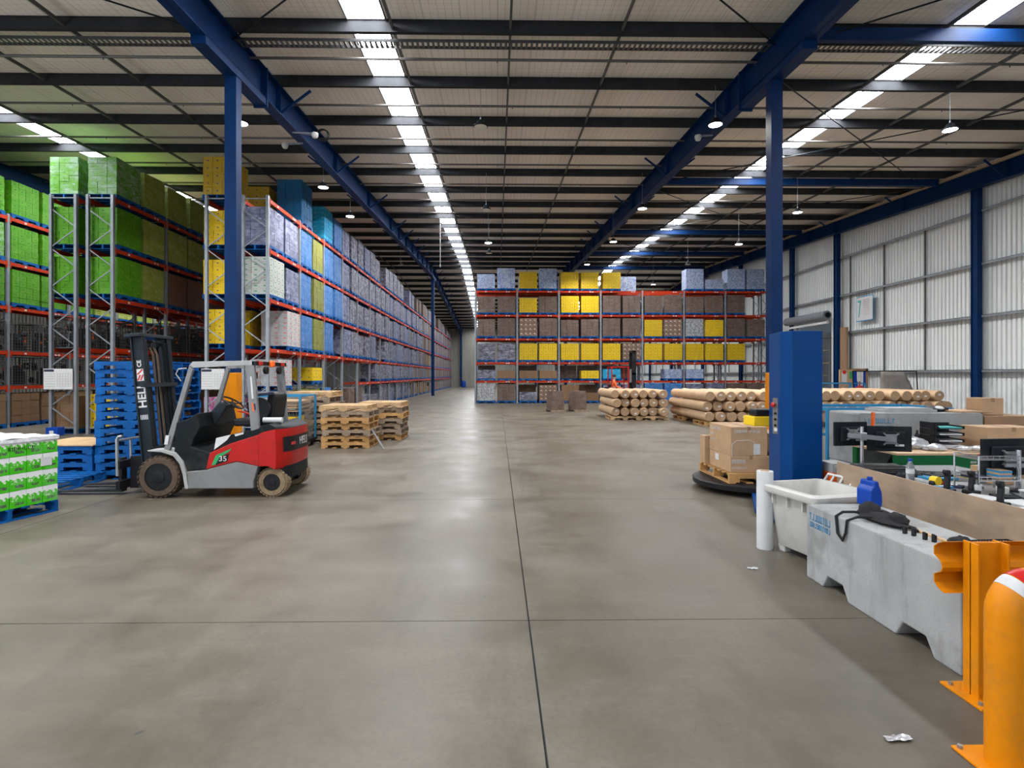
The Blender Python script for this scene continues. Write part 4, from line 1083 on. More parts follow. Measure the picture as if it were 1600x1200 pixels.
# ------------------------------------------------------------------ paper rolls
def roll_mesh(L, r, seed):
    q = random.Random(seed); b = MB(); n = 18; st = [0, .02, .05, .35, .7, 1]
    pts = [(r * .90, 0), (r * .98, .02), (r, .07)] + [(r * q.uniform(.97, 1.0), L * k / 6) for k in range(1, 6)] + [(r, L - .07), (r * .98, L - .02), (r * .90, L)]
    vs, fs = [], []
    for rr, h in pts:
        sag = q.uniform(-.006, .006)
        vs += [(rr * math.cos(2 * PI * j / n), h, rr * math.sin(2 * PI * j / n) + sag) for j in range(n)]
    for k in range(len(pts) - 1): fs += [(k * n + j, k * n + (j + 1) % n, (k + 1) * n + (j + 1) % n, (k + 1) * n + j) for j in range(n)]
    b.poly(vs, fs)
    b.poly([(r * .9 * math.cos(2 * PI * j / n), 0, r * .9 * math.sin(2 * PI * j / n)) for j in range(n)], [tuple(range(n))], 1)
    b.poly([(r * .9 * math.cos(2 * PI * j / n), L, r * .9 * math.sin(2 * PI * j / n)) for j in range(n)], [tuple(range(n))], 1)
    for h in (L * .3, L * .68): b.lathe([(r * 1.004, h), (r * 1.012, h + .01), (r * 1.004, h + .02)], n, 'y', cap=False)
    return b.mesh('paper_roll', ['kraft', 'kraft_end'], True)
RM = {}
STK = MB().box(-.045, .045, -.006, -.002, -.03, .03).mesh('sticker', 'paper')
LAY = ['bottom', 'middle', 'top']
def roll_pile(x0, n, y, L, r, layers, base, label, grp, sticker=.8):
    for k in range(layers):
        x = x0 + R.uniform(-.06, .06)
        for j in range(n - (1 if k == 2 and n > 6 else 0)):
            key = (L, j % 4)
            if key not in RM: RM[key] = roll_mesh(L, r, j % 4)
            yy = y + R.uniform(-.14, .10)
            o = put('paper_roll', RM[key], None, (x, yy, base + r * 1.03 + k * r * 2.07), rot=(R.uniform(-.006, .006), R.uniform(0, 6.2), R.uniform(-.003, .003)))
            tag(o, 'brown paper-wrapped roll, %s layer, %s from the aisle side of the %s' % (LAY[k], ORD[j], label), 'roll', grp)
            if R.random() < sticker:
                a = R.uniform(0, .1); put('sticker', STK, o, (R.uniform(-.06, .06), 0, R.uniform(-.06, .06)), rot=(0, R.uniform(-.3, .3) - o.rotation_euler.y, 0))
            x += r * 2 + R.uniform(.015, .045)
roll_pile(4.72, 6, 21.9, 2.9, .172, 3, .15, 'small roll pile', 'rolls in the small pile')
roll_pile(7.42, 9, 19.3, 3.9, .175, 3, .15, 'long roll pile', 'rolls in the long pile')
roll_pile(10.85, 13, 18.9, 3.6, .180, 3, .15, 'wall roll pile', 'rolls by the side wall', .4)
for i, x in enumerate((5.0, 6.1)): pallet('pine', (x + .1, 22.6, 0), 0, 'timber pallet under the small roll pile, %s side' % ['aisle', 'wall'][i])
for i, x in enumerate((7.85, 9.15)):
    for j, y in enumerate((19.95, 22.3)): pallet('honey_pine', (x, y, 0), 0, 'timber pallet under the long roll pile, %s side, %s' % (['aisle', 'wall'][i], ['near end', 'far end'][j]))
for i, x in enumerate((11.3, 12.6, 13.9, 15.0)): pallet('honey_pine', (x, 20.4, 0), 0, 'timber pallet under the roll pile by the side wall, %s from the aisle' % ORD[i])
# two shrouded stacks on the open floor
for i, (x, y) in enumerate(((2.86, 27.4), (3.98, 27.5))):
    t = thing('wrapped_drum_pallet', 'brown film-wrapped bundle on the open floor before the cross rack, %s of the two' % ['aisle side', 'wall side'][i], 'bundle', (x, y, 0), .35 + i * .1)
    b = MB(); N = 10
    for a, z0, z1 in ((.36, .06, .98),):
        vs = []
        for q, z in enumerate((.05, .3, .6, .9, 1.0)):
            for j in range(16):
                an = 2 * PI * j / 16 + PI / 4; rr = .44 * (1 / max(abs(math.cos(an)), abs(math.sin(an)))) ** .82 * (1 - .03 * q + .02 * math.sin(j * 3 + q * 2)) * .8
                vs.append((rr * math.cos(an), rr * math.sin(an), z))
        b.poly(vs, [(k * 16 + j, k * 16 + (j + 1) % 16, (k + 1) * 16 + (j + 1) % 16, (k + 1) * 16 + j) for k in range(4) for j in range(16)] + [tuple(range(64, 80))])
    b.build('wrapped_bundle', 'c_brown', t, smooth=True)
    MB().box(-.38, .38, -.38, -.28, 0, .08).box(-.38, .38, .28, .38, 0, .08).build('runner', 'old_pine', t, kind='stuff')

# ------------------------------------------------------------------ stretch wrapper with its turntable and load
ws = thing('stretch_wrapper', 'tall blue pallet stretch wrapper with chamfered mast and dark turntable', 'machine', (3.42, 6.62, 0))
oct_ = [(-.06, .20), (-.165, -.27), (-.10, -.42), (.24, -.42), (.285, -.34), (.285, .16), (.24, .20)]
MB().prism(oct_, .14, 2.29, 'z').build('mast_housing', 'blue_machine', ws, bevel=.006)
MB().prism([(a * .99, b * .99) for a, b in oct_], .05, .14, 'z').prism([(a * 1.005, b * 1.005) for a, b in oct_], .125, .14, 'z').build('mast_skirt', 'blue_machine', ws)
for x, y in ((-.10, -.34), (.22, -.34), (.22, .13), (-.02, .13)): MB().box(x - .07, x + .07, y - .07, y + .07, 0, .05).build('foot', 'blue_machine', ws, bevel=.006)
rz_ = math.atan2(-.16, .125)
cpn = put('control_panel', MB().box(-.045, .045, -.012, .0, -.22, .20).mesh('control_panel', 'steel'), ws, (-.142, -.14, 1.32), rot=(0, 0, math.atan2(-.47, -.105) + PI + PI if False else math.atan2(-.47, .105)))
MB().lathe([(.02, -.012), (.03, -.03), (.03, -.045), (.02, -.055)], 14, 'y', (-.01, 0, .12)).build('stop_button', 'red', cpn, smooth=True)
for k in range(3): MB().lathe([(.014, -.012), (.014, -.025)], 10, 'y', (.005, 0, .02 - k * .07)).build('knob', 'black', cpn)
MB().box(-.02, .03, -.014, -.012, -.19, -.15).build('panel_label', 'paper', cpn)
MB().prism([(-.08, .1), (-.12, .45), (.30, 1.45), (.72, 1.3), (.2, .1)], .02, .09, 'z').build('base_arm', 'blue_machine', ws, bevel=.008)
TX, TY = 3.98 - 3.42, 8.74 - 6.62
MB().lathe([(.60, .035), (.62, .06), (.60, .085)], 40, 'z', (TX, TY, 0)).build('turntable_base', 'dark_grey', ws)
tt = MB().lathe([(.79, .075), (.84, .085), (.845, .155), (.83, .168), (0.02, .168)], 56, 'z', (TX, TY, 0)).build('turntable', 'black', ws, smooth=True)
fcx, fcy = -.02, .30
fc = MB().box(fcx - .20, fcx + .16, fcy - .04, fcy + .26, 1.15, 1.27).build('film_carriage', 'sun_yellow', ws, bevel=.01)
MB().box(fcx - .16, fcx + .12, fcy, fcy + .2, 1.27, 1.36).build('film_spool', 'black', ws, bevel=.02)
pallet('honey_pine', (4.02, 8.80, .172), .02, 'honey coloured pallet on the turntable of the blue wrapper')
def carton(x0, x1, y0, y1, z0, z1, label, m='card', rz=0, marks=(), name='cardboard_carton', cat='carton', group=None):
    cx, cy = (x0 + x1) / 2, (y0 + y1) / 2; hx, hy, h = (x1 - x0) / 2, (y1 - y0) / 2, z1 - z0
    o = tag(MB().box(-hx, hx, -hy, hy, 0, h).build(name, m, None, (cx, cy, z0 + .001), bevel=.006, rz=rz), label, cat, group)
    MB().box(-.025, .025, -hy - .0006, hy + .0006, h - .05, h + .0008).build('packing_tape', 'card_dark', o)
    for (kind, u0, u1, v0, v1, face) in marks:
        if face == 'front': g = (-hx + u0 * 2 * hx, -hx + u1 * 2 * hx, -hy - .0012, -hy - .0004, v0 * h, v1 * h)
        else: g = (-hx - .0012, -hx - .0004, -hy + u0 * 2 * hy, -hy + u1 * 2 * hy, v0 * h, v1 * h)
        MB().box(*g).build('label', kind, o)
    return o
zp = .172 + .150
b1 = carton(3.50, 4.12, 8.28, 9.10, zp, zp + .245, 'flat brown carton on the turntable pallet, under the big carton', marks=(('paper', .55, .72, .5, .9, 'side'),))
scrawl('print', 'paper', b1, 'y', -.4105, -.29, -.08, .14, .06, 6, 2); scrawl('small_print', 'paper', b1, 'y', -.4105, -.29, -.06, .055, .03, 9, 3)
b2 = carton(3.51, 4.06, 8.29, 9.14, zp + .247, zp + .247 + .44, 'big brown carton with white panel outline, on top of the flat carton', marks=(('paper', .62, .80, .06, .42, 'front'),))
scrawl('print', 'paper', b2, 'y', -.4255, -.23, -.03, .345, .05, 7, 5); scrawl('print', 'paper', b2, 'y', -.4255, .0, .17, .35, .04, 7, 6); scrawl('print', 'paper', b2, 'x', -.2765, -.02, .36, .35, .05, 8, 7); scrawl('small_print', 'paper', b2, 'x', -.2765, .22, .34, .26, .035, 4, 8); scrawl('small_print', 'paper', b2, 'x', -.2765, .20, .34, .17, .03, 5, 9)
oul = MB().tube([(-.26, -.426, .0), (-.26, -.426, .18), (-.20, -.426, .23), (0, -.426, .24), (.08, -.426, .20), (.09, -.426, .0)], .004, 5); oul.build('panel_outline', 'paper', b2)
carton(3.44, 3.62, 9.16, 9.37, zp, zp + .46, 'narrow brown carton on the far corner of the turntable pallet')
carton(4.13, 4.55, 8.35, 8.9, zp, zp + .30, 'brown carton on the turntable pallet hard by the blue mast'); carton(4.10, 4.5, 8.40, 8.95, zp + .302, zp + .58, 'upper brown carton on the turntable pallet hard by the blue mast', 'card_dark')
carton(3.7, 4.4, 9.16, 9.36, zp, zp + .52, 'long carton standing along the far edge of the turntable pallet')
# white film roll standing on the floor
fr2 = tag(MB().lathe([(.045, .0), (.078, .0), (.08, .01), (.08, .79), (.078, .80), (.045, .80)], 32, 'z').build('stretch_film_roll', 'white', None, (2.765, 5.70, .001), smooth=True), 'tall white stretch film roll standing on the floor before the blue wrapper', 'film roll')
MB().lathe([(.036, .001), (.044, .001), (.044, .805), (.036, .805)], 24, 'z').build('core', 'card', fr2)

# white tub with a blue jerrycan behind it
tb = thing('plastic_tub', 'grubby white square plastic tub with thick rim, by the concrete block', 'tub', (3.17, 5.46, 0), .22)
def sq(h, z, r=.06, n=4):
    out = []
    for (sx, sy, a0) in ((1, -1, -PI / 2), (1, 1, 0), (-1, 1, PI / 2), (-1, -1, PI)):
        for k in range(n + 1):
            a = a0 + k * PI / 2 / n; out.append((sx * (h - r) + r * math.cos(a), sy * (h - r) + r * math.sin(a), z))
    return out
rings = [sq(.255, .07), sq(.262, .08), sq(.325, .60), sq(.39, .605), sq(.398, .62), sq(.398, .665), sq(.385, .68), sq(.335, .68), sq(.320, .64), sq(.255, .12)]
b = MB(); n = len(rings[0]); vs = [p for r_ in rings for p in r_]
b.poly(vs, [(k * n + j, k * n + (j + 1) % n, (k + 1) * n + (j + 1) % n, (k + 1) * n + j) for k in range(len(rings) - 1) for j in range(n)] + [tuple(range(n)), tuple(range((len(rings) - 1) * n, len(rings) * n))])
b.build('tub_body', 'off_white', tb, smooth=True)
for s_ in (-1, 1):
    for k in range(3): MB().box(-.2 + k * .2 - .008, -.2 + k * .2 + .008, s_ * .335 - .02, s_ * .335 + .02, .50, .61).build('rim_rib', 'off_white', tb); MB().box(s_ * .335 - .02, s_ * .335 + .02, -.2 + k * .2 - .008, -.2 + k * .2 + .008, .50, .61).build('rim_rib', 'off_white', tb)
for x in (-.2, .2):
    for y in (-.2, .2): MB().box(x - .05, x + .05, y - .05, y + .05, 0, .075, taper=.8).build('foot', 'off_white', tb, bevel=.01)
hb = MB()
hb.tube([(.36, -.26, .66), (.42, -.26, .74), (.42, .30, .74), (.36, .30, .66)], .014, 8)
for y in (-.15, -.02, .11, .22): hb.tube([(.42, y, .74), (.37, y, .67)], .010, 6)
hb.build('handle_rail', 'white', tb, smooth=True, kind='stuff')
jc = thing('jerrycan', 'blue plastic jerrycan between the white tub and the plywood board', 'container', (3.24, 4.80, .652), .1)
MB().prism([(-.05, 0), (.06, 0), (.065, .05), (.06, .13), (.035, .19), (.03, .225), (-.012, .225), (-.02, .18), (-.05, .14)], -.085, .085).build('can_body', 'blue_plastic', jc, bevel=.015)
MB().lathe([(.022, .225), (.022, .25)], 12, 'z', (.012, 0, 0)).build('cap', 'blue_plastic', jc)

# ------------------------------------------------------------------ concrete blocks
def block(x0, x1, y0, y1, z0, h, m, notch=True):
    """precast block with two fork notches; the outline along y, extruded along x"""
    L = y1 - y0; p = [(0, 0)]
    if notch:
        for c in (L * .23, L * .75): p += [(c - .17, 0), (c - .10, .11), (c + .10, .11), (c + .17, 0)]
    p += [(L, 0), (L, .46), (L, h - .02), (L - .02, h), (.02, h), (0, h - .02)]
    return MB().prism(p, 0, x1 - x0, 'x').build('concrete_block', m, None, (x0, y0, z0), bevel=.012)
cb = tag(block(2.75, 3.34, 3.25, 4.90, 0, .65, 'block'), 'long grey precast concrete block with fork notches beside the yellow barrier', 'concrete block')
RL = Matrix(((0, 0, -1), (-1, 0, 0), (0, 1, 0))).to_euler()
scrawl('stencil_print', 'cyan_steel', cb, 'x', -.0015, 1.30, 1.61, .525, .06, 8, 11); scrawl('stencil_print', 'cyan_steel', cb, 'x', -.0015, 1.30, 1.61, .465, .045, 11, 12)
for i, z in enumerate((0, .655)):
    o = put('concrete_block', MB().prism([(0, 0), (.35, 0), (.42, .11), (.62, .11), (.69, 0), (1.6, 0), (1.6, .63), (1.58, .65), (.02, .65), (0, .63)], 0, .62).mesh('concrete_block', 'block_dark'), None, (4.58, 6.98, z))
    tag(o, ['lower dark grey concrete block of the stack behind the green bench', 'upper dark grey concrete block of the stack behind the green bench'][i], 'concrete block', None)
    if i: scrawl('stencil_print', 'cyan_steel', o, 'y', -.001, .08, .48, .52, .06, 8, 11); scrawl('stencil_print', 'cyan_steel', o, 'y', -.001, .08, .48, .45, .045, 11, 12)
tag(MB().box(-.34, .34, -.2, .2, 0, .035).box(-.30, .30, -.18, .18, .035, .055).build('concrete_slab', 'block', None, (5.35, 7.3, 1.306)), 'pale slab lying on the upper dark concrete block', 'slab')
def blob(name, m, pts, loc, parent=None, seed=3, n=12, rz=0):
    """soft lump: an uneven flattened ball; pts = (sx, sy, sz)"""
    r = random.Random(seed); sx, sy, sz = pts; vs = []; rows = 8
    for i in range(rows + 1):
        th = PI * i / rows
        for j in range(n):
            k = 1 + r.uniform(-.16, .16); z = max(-.55, math.cos(th))
            vs.append((sx * math.sin(th) * math.cos(2 * PI * j / n) * k, sy * math.sin(th) * math.sin(2 * PI * j / n) * k, sz * (z + .55) * (1 + r.uniform(-.1, .1))))
    fs = [(i * n + j, i * n + (j + 1) % n, (i + 1) * n + (j + 1) % n, (i + 1) * n + j) for i in range(rows) for j in range(n)]
    return MB().poly(vs, fs).build(name, m, parent, loc, smooth=True, rz=rz)
bg = blob('black_bag', 'black', (.17, .07, .05), (5.78, 7.25, 1.307), seed=5); tag(bg, 'black and grey bag lying on the upper dark concrete block', 'bag')
blob('bag_panel', 'paper', (.07, .05, .03), (.02, -.03, .03), bg, 6)
# things on the near block
tag(blob('tool_bag', 'black_cloth', (.11, .24, .05), (3.00, 4.28, .651), seed=8), 'flat black bag with strap lying on the near concrete block', 'bag')
bgs = bpy.data.objects['tool_bag']
MB().tube([(-.02, .1, .03), (-.12, .16, .035), (-.20, .18, .03), (-.262, .17, .0), (-.268, .14, -.13), (-.266, .08, -.17), (-.266, .04, -.10), (-.262, .03, 0), (-.18, .02, .03), (-.05, -.05, .04)], .011, 6).build('shoulder_strap', 'black_cloth', bgs, smooth=True)
MB().tube([(0, -.2, .03), (.05, -.27, .02), (.03, -.32, .012)], .012, 6).build('drawstring', 'black', bgs)
for i, (x, y) in enumerate(((2.93, 3.95), (2.95, 3.89), (2.96, 3.80), (2.98, 3.745))):
    tag(MB().prism([(-.013, 0), (.013, 0), (.013, .045), (.008, .045), (.005, .02), (-.005, .02), (-.008, .055), (-.013, .055)], -.010, .010).build('black_clip', 'black', None, (x, y, .651), rz=.4), 'small black clip on the near concrete block, %s from the bag end' % ORD[i], 'clip', 'black clips on the block')
tag(blob('work_glove', 'black_cloth', (.06, .09, .05), (3.05, 3.60, .651), seed=12), 'crumpled black glove on the near block beside the mesh tray', 'glove')
tag(MB().box(-.006, .03, -.55, .55, 0, .012).build('timber_batten', 'pine', None, (3.05, 4.0, .651)), 'thin timber batten lying along the foot of the plywood board', 'batten')
ty = thing('mesh_tray', 'black perforated tray holding a blue folder, on the near block behind the yellow rail', 'tray', (3.18, 3.40, .652), .05)
tm = MB(); tm.box(-.13, .13, -.14, .14, 0, .006)
for q in range(14):
    x = -.13 + q * .02; y = -.14 + q * .0215
    tm.box(x - .003, x + .003, -.14, -.136, 0, .075); tm.box(x - .003, x + .003, .136, .14, 0, .075)
    tm.box(-.13, -.126, y - .003, y + .003, 0, .075); tm.box(.126, .13, y - .003, y + .003, 0, .075)
for z in (.02, .045, .07):
    tm.box(-.13, .13, -.14, -.136, z, z + .007); tm.box(-.13, .13, .136, .14, z, z + .007); tm.box(-.13, -.126, -.14, .14, z, z + .007); tm.box(.126, .13, -.14, .14, z, z + .007)
tm.build('tray_mesh', 'black', ty, kind='stuff')
fo = tag(MB().box(-.10, .10, -.11, .11, 0, .012).build('blue_folder', 'cyan_steel', None, (3.17, 3.38, .715), rz=.15), 'bright blue folder lying in the black mesh tray', 'folder')
MB().box(-.04, .04, -.10, -.05, .012, .014).build('sticky_note', 'sun_yellow', fo)
tag(MB().box(-.009, .009, -1.77, 1.77, 0, .885).build('plywood_board', 'ply', None, (3.555, 3.98, 0.001)), 'long plywood board standing on edge behind the near concrete block, before the desk', 'board')

blob('bag_pocket', 'black_cloth', (.075, .10, .07), (-.01, .12, .012), bgs, 41)
blob('bag_flap', 'black_cloth', (.06, .09, .055), (.02, -.14, .015), bgs, 42)
# ------------------------------------------------------------------ yellow barrier and hoop
yb = thing('guard_rail', 'yellow steel guard rail with corrugated beam on a bolted post', 'barrier', (2.72, 3.05, 0))
MB().box(-.09, .09, -.006, .006, 0.012, .86).box(-.09, -.078, -.05, .05, .012, .86).box(.078, .09, -.05, .05, .012, .86).build('post', 'yellow', yb, bevel=.003)
MB().box(-.15, .15, -.14, .14, 0, .014).build('foot_plate', 'yellow', yb, bevel=.003)
for x in (-.12, .12):
    for y in (-.1, .1): MB().lathe([(.012, .014), (.012, .03)], 6, 'z', (x, y, 0)).build('anchor_bolt', 'steel', yb)
prof = [(-.02, .56), (.02, .575), (.05, .60), (.05, .645), (.0, .675), (-.01, .70), (.0, .73), (.05, .76), (.05, .805), (.02, .83), (-.02, .85)]
wb = MB(); th = .006
pr = [(a + .065, z) for a, z in prof] + [(a + .065 + th, z) for a, z in reversed(prof)]
wb.prism([(y, z) for y, z in pr], -.20, .72, 'x'); wb.build('beam', 'yellow', yb)
MB().box(.50, .68, -.006, .006, 0, .84).build('post', 'yellow', yb)
hp = thing('hoop_bollard', 'thick yellow tubular hoop bollard with red and white reflector, nearest object to the camera', 'bollard', (2.32, 2.50, 0))
pts = [(0, 0, .012), (0, 0, .70)] + [(.13 - .13 * math.cos(a), 0, .70 + .13 * math.sin(a)) for a in [PI / 2 * k / 8 for k in range(1, 9)]] + [(.70, 0, .83)] + [(.70 + .13 * math.sin(a), 0, .70 + .13 * math.cos(a)) for a in [PI / 2 * k / 8 for k in range(1, 9)]] + [(.83, 0, .012)]
MB().tube(pts, .078, 28).build('hoop', 'yellow', hp, smooth=True)
for x in (0, .83):
    MB().box(x - .14, x + .14, -.14, .14, 0, .012).build('foot_plate', 'yellow', hp, bevel=.003)
    for sx in (-.115, .115):
        for sy in (-.115, .115): MB().lathe([(.012, .012), (.012, .028)], 6, 'z', (x + sx, sy, 0)).build('anchor_bolt', 'steel', hp)
ARC = lambda a0, a1: [(.13 - .13 * math.cos(a0 + (a1 - a0) * k / 4), 0, .70 + .13 * math.sin(a0 + (a1 - a0) * k / 4)) for k in range(5)]
MB().tube(ARC(.72, 1.02), .0795, 28).build('white_band', 'paper', hp, smooth=True)
MB().tube(ARC(1.02, 1.35), .0796, 28).build('red_band', 'red', hp, smooth=True)

# ------------------------------------------------------------------ packing desk
dk = thing('packing_desk', 'long grey packing desk with blue frame behind the plywood board', 'desk', (4.3, 4.3, 0))
MB().box(-.73, .55, -1.6, 1.55, .80, .83).build('desk_top', 'desk_top', dk, bevel=.004)
for x in (-.70, .36):
    for y in (-1.5, 1.45): MB().box(x - .03, x + .03, y - .03, y + .03, 0, .80).build('leg', 'blue_plastic', dk)
for y in (-1.5, 1.45): MB().box(-.70, .36, y - .02, y + .02, .70, .80).build('rail', 'blue_plastic', dk)
MB().box(.30, .38, -1.5, 1.45, .2, .75).build('back_panel', 'blue_plastic', dk)
ZD = .831
def monitor(name, x, y, zc, w_, h_, yaw, label, shared_post=True):
    t = thing(name, label, 'monitor', (x, y, ZD), yaw)
    c = zc - ZD
    MB().box(-w_ / 2, w_ / 2, -.012, .012, c - h_ / 2, c + h_ / 2).build('screen_housing', 'dark_grey', t, bevel=.005)
    MB().box(-w_ * .34, w_ * .34, -.035, -.01, c - h_ * .33, c + h_ * .30).build('rear_bulge', 'dark_grey', t, bevel=.012)
    MB().box(-w_ / 2 + .01, w_ / 2 - .01, .012, .0135, c - h_ / 2 + .01, c + h_ / 2 - .01).build('screen', 'black', t)
    MB().box(-.05, .05, -.05, -.035, c - .05, c + .05).bar((-.07, -.045, c + .06), (.07, -.045, c - .06), .02, .012).bar((.07, -.045, c + .06), (-.07, -.045, c - .06), .02, .012).build('mounting_plate', 'steel', t)
    MB().box(w_ * .1, w_ * .3, -.037, -.0345, c - h_ * .28, c - h_ * .2).build('rating_label', 'paper', t)
    return t
m1 = monitor('computer_monitor', 3.70, 5.77, 1.175, .375, .25, .12, 'black monitor seen from behind, at the wrapper end of the twin stand')
m2 = monitor('computer_monitor', 4.03, 5.655, 1.135, .41, .26, -.22, 'black monitor seen from behind, at the bench side of the twin stand')
ms = thing('monitor_stand', 'chrome twin monitor stand with cross arm on the packing desk', 'stand', (3.74, 5.645, ZD))
MB().lathe([(.10, 0), (.10, .012), (.03, .02)], 24, 'z').build('foot', 'black', ms); MB().tube([(0, 0, .01), (0, 0, .43)], .018, 14).build('post', 'chrome', ms, smooth=True)
MB().bar((-.15, -.01, .345), (.30, -.06, .30), .02, .045).build('cross_arm', 'steel', ms); MB().box(-.035, .035, -.035, .03, .29, .37).build('clamp', 'steel', ms, bevel=.006)
m3 = monitor('computer_monitor', 4.28, 4.62, 1.10, .46, .31, .12, 'black monitor seen from behind, at the near end of the packing desk')
ms2 = thing('monitor_stand', 'chrome stand under the near monitor on the packing desk', 'stand', (4.31, 4.53, ZD))
MB().lathe([(.10, 0), (.10, .012), (.03, .02)], 24, 'z').build('foot', 'black', ms2); MB().tube([(0, 0, .01), (0, 0, .34)], .018, 14).build('post', 'chrome', ms2, smooth=True)
MB().box(-.12, .22, -.02, .0, .25, .28).box(-.12, .22, -.02, 0, .20, .23).build('cross_arm', 'steel', ms2, kind='stuff')
tag(MB().tube([(4.2, 4.58, .95), (4.15, 4.5, .93), (4.08, 4.4, .87), (4.02, 4.25, .858), (3.96, 4.1, .858)], .006, 6).build('monitor_cable', 'black'), 'black cable hanging from the near monitor to the desk', 'cable')
# keyboards / scanners tray at the far end
for i, (x, y, lab) in enumerate(((3.84, 5.30, 'black keyboard on the packing desk under the twin monitors'), (4.22, 5.20, 'second black keyboard on the packing desk beside the first'))):
    kb = tag(MB().box(-.21, .21, -.07, .07, 0, .03).build('keyboard', 'black', None, (x, y, ZD), rz=-.3, bevel=.004), lab, 'keyboard')
    ky = MB()
    for a in range(14):
        for c in range(5): ky.box(-.195 + a * .028, -.173 + a * .028, -.06 + c * .025, -.04 + c * .025, .03, .036)
    ky.build('keys', 'dark_grey', kb, kind='stuff')
tag(MB().prism([(-.26, 0), (.26, 0), (.22, .05), (-.22, .05)], -.16, .16).build('document_tray', 'black', None, (3.86, 5.52, ZD), bevel=.01), 'wide black tray at the far end of the packing desk', 'tray')
for k in range(5): blob('charger', 'black', (.05, .035, .04), (3.72 + k * .075, 5.06 + .04 * (k % 2), ZD), seed=20 + k); tag(bpy.context.scene.objects[-1] if False else [o for o in COL.objects if o.name.startswith('charger')][-1], 'small black charger on the packing desk, %s from the tray' % ORD[k], 'charger', 'chargers on the desk')
bt = thing('water_bottle', 'clear plastic water bottle with blue cap on the packing desk', 'bottle', (3.72, 4.95, ZD))
m_, t_, i_ = mat0('clear_plastic', .08); i_['Transmission Weight'].default_value = .85; i_['Base Color'].default_value = (.9, .94, .97, 1); i_['IOR'].default_value = 1.2; M['clear'] = m_
MB().lathe([(.030, 0), (.033, .01), (.033, .06), (.030, .065), (.033, .07), (.033, .13), (.030, .145), (.014, .175), (.014, .185)], 20, 'z').build('bottle_body', 'clear', bt, smooth=True)
MB().lathe([(.016, .183), (.016, .205)], 16, 'z').build('cap', 'blue_plastic', bt); MB().lathe([(.0335, .075), (.0335, .115)], 20, 'z', cap=False).build('bottle_label', 'paper', bt)
for k, (x, y, mm, rz) in enumerate(((3.95, 4.98, 'paper', .2), (3.98, 4.99, 'cyan_steel', .05), (4.0, 4.75, 'lgrey', -.2), (3.72, 4.22, 'paper', .5), (3.9, 4.05, 'paper', .1))):
    tag(MB().box(-.13, .13, -.10, .10, 0, .018).build('document', mm, None, (x, y, ZD + (.02 if k == 1 else 0)), rz=rz), ['white papers beside the water bottle on the desk', 'blue folder lying on white papers by the water bottle', 'grey pad on the desk behind the tape dispenser', 'white papers on the desk before the green card', 'white papers at the near end of the packing desk'][k], 'papers')
td = thing('tape_dispenser', 'black and yellow tape dispenser on the packing desk', 'dispenser', (3.78, 4.72, ZD), .3)
MB().prism([(-.07, 0), (.07, 0), (.06, .05), (.02, .075), (-.04, .08), (-.07, .04)], -.025, .025).build('dispenser_body', 'black', td, bevel=.006)
MB().lathe([(.02, -.028), (.04, -.028), (.04, .028), (.02, .028)], 18, 'y', (-.02, 0, .05)).build('tape_roll', 'sun_yellow', td); MB().box(.02, .05, -.027, .027, .02, .05).build('brake_tab', 'red', td)
for k, (x, y) in enumerate(((3.66, 4.47), (3.82, 4.42), (3.67, 4.0))):
    t = thing('barcode_scanner', 'black handheld scanner standing in its cradle, %s along the desk from the water bottle' % ORD[k], 'scanner', (x, y, ZD), .4, 'scanners on the desk')
    MB().box(-.045, .045, -.05, .05, 0, .035).build('cradle', 'black', t, bevel=.01)
    MB().prism([(-.02, .03), (.02, .03), (.03, .12), (.025, .185), (-.03, .19), (-.035, .165), (-.008, .14)], -.018, .018).build('grip', 'black', t, bevel=.008)
    MB().tube([(.02, .0, .05), (.07, .03, .05), (.075, .03, .12), (.03, .01, .13)], .005, 6).build('coiled_cord', 'black', t)
for k, (x, y, sx, sy, h, mm, rz, lab) in enumerate((
    (4.05, 5.05, .11, .08, .05, 'black', .3, 'flat black terminal box behind the water bottle on the desk'), (4.25, 4.95, .10, .07, .09, 'lgrey', -.2, 'small grey label printer on the desk behind the bottle'),
    (3.90, 4.72, .05, .09, .02, 'navy', .6, 'dark pocket book on the desk by the tape dispenser'), (3.74, 4.60, .06, .04, .03, 'cyan_steel', .1, 'small cyan box on the desk before the tape dispenser'),
    (3.95, 4.25, .09, .06, .025, 'black', -.4, 'flat black charger tray between scanner and wire shelf'), (4.02, 4.36, .03, .03, .07, 'off_white', 0, 'small off white box under the wire shelf'),
    (3.78, 3.88, .10, .07, .012, 'lgrey', .4, 'grey clipboard lying at the near desk end'), (4.42, 4.9, .09, .12, .14, 'card', .1, 'small brown carton at the far side of the desk'), (4.52, 4.25, .12, .10, .05, 'blue_plastic', 0, 'shallow blue tray behind the near monitor'))):
    o = tag(MB().box(-sx, sx, -sy, sy, 0, h).build(lab.split()[-1] if False else ['terminal', 'label_printer', 'pocket_book', 'cyan_box', 'charger_tray', 'small_box', 'clipboard', 'desk_carton', 'desk_tray'][k], mm, None, (x, y, ZD), rz=rz, bevel=.005), lab, ['terminal', 'printer', 'book', 'box', 'tray', 'box', 'clipboard', 'carton', 'tray'][k])
    MB().box(-sx * .6, sx * .5, -sy * .5, sy * .5, h - .001, h + .002).build(['screen', 'output_slot', 'cover_label', 'box_label', 'socket_row', 'box_label', 'paper_sheet', 'packing_tape', 'tray_base'][k], ['dark_grey', 'black', 'paper', 'paper', 'dark_grey', 'paper', 'paper', 'card_dark', 'navy'][k], o)
mug = tag(MB().lathe([(.03, 0), (.036, .08), (.033, .08), (.028, .01)], 18, 'z').build('white_cup', 'white', None, (3.86, 4.42, ZD), smooth=True), 'white cup between the scanners and the wire shelf', 'cup')
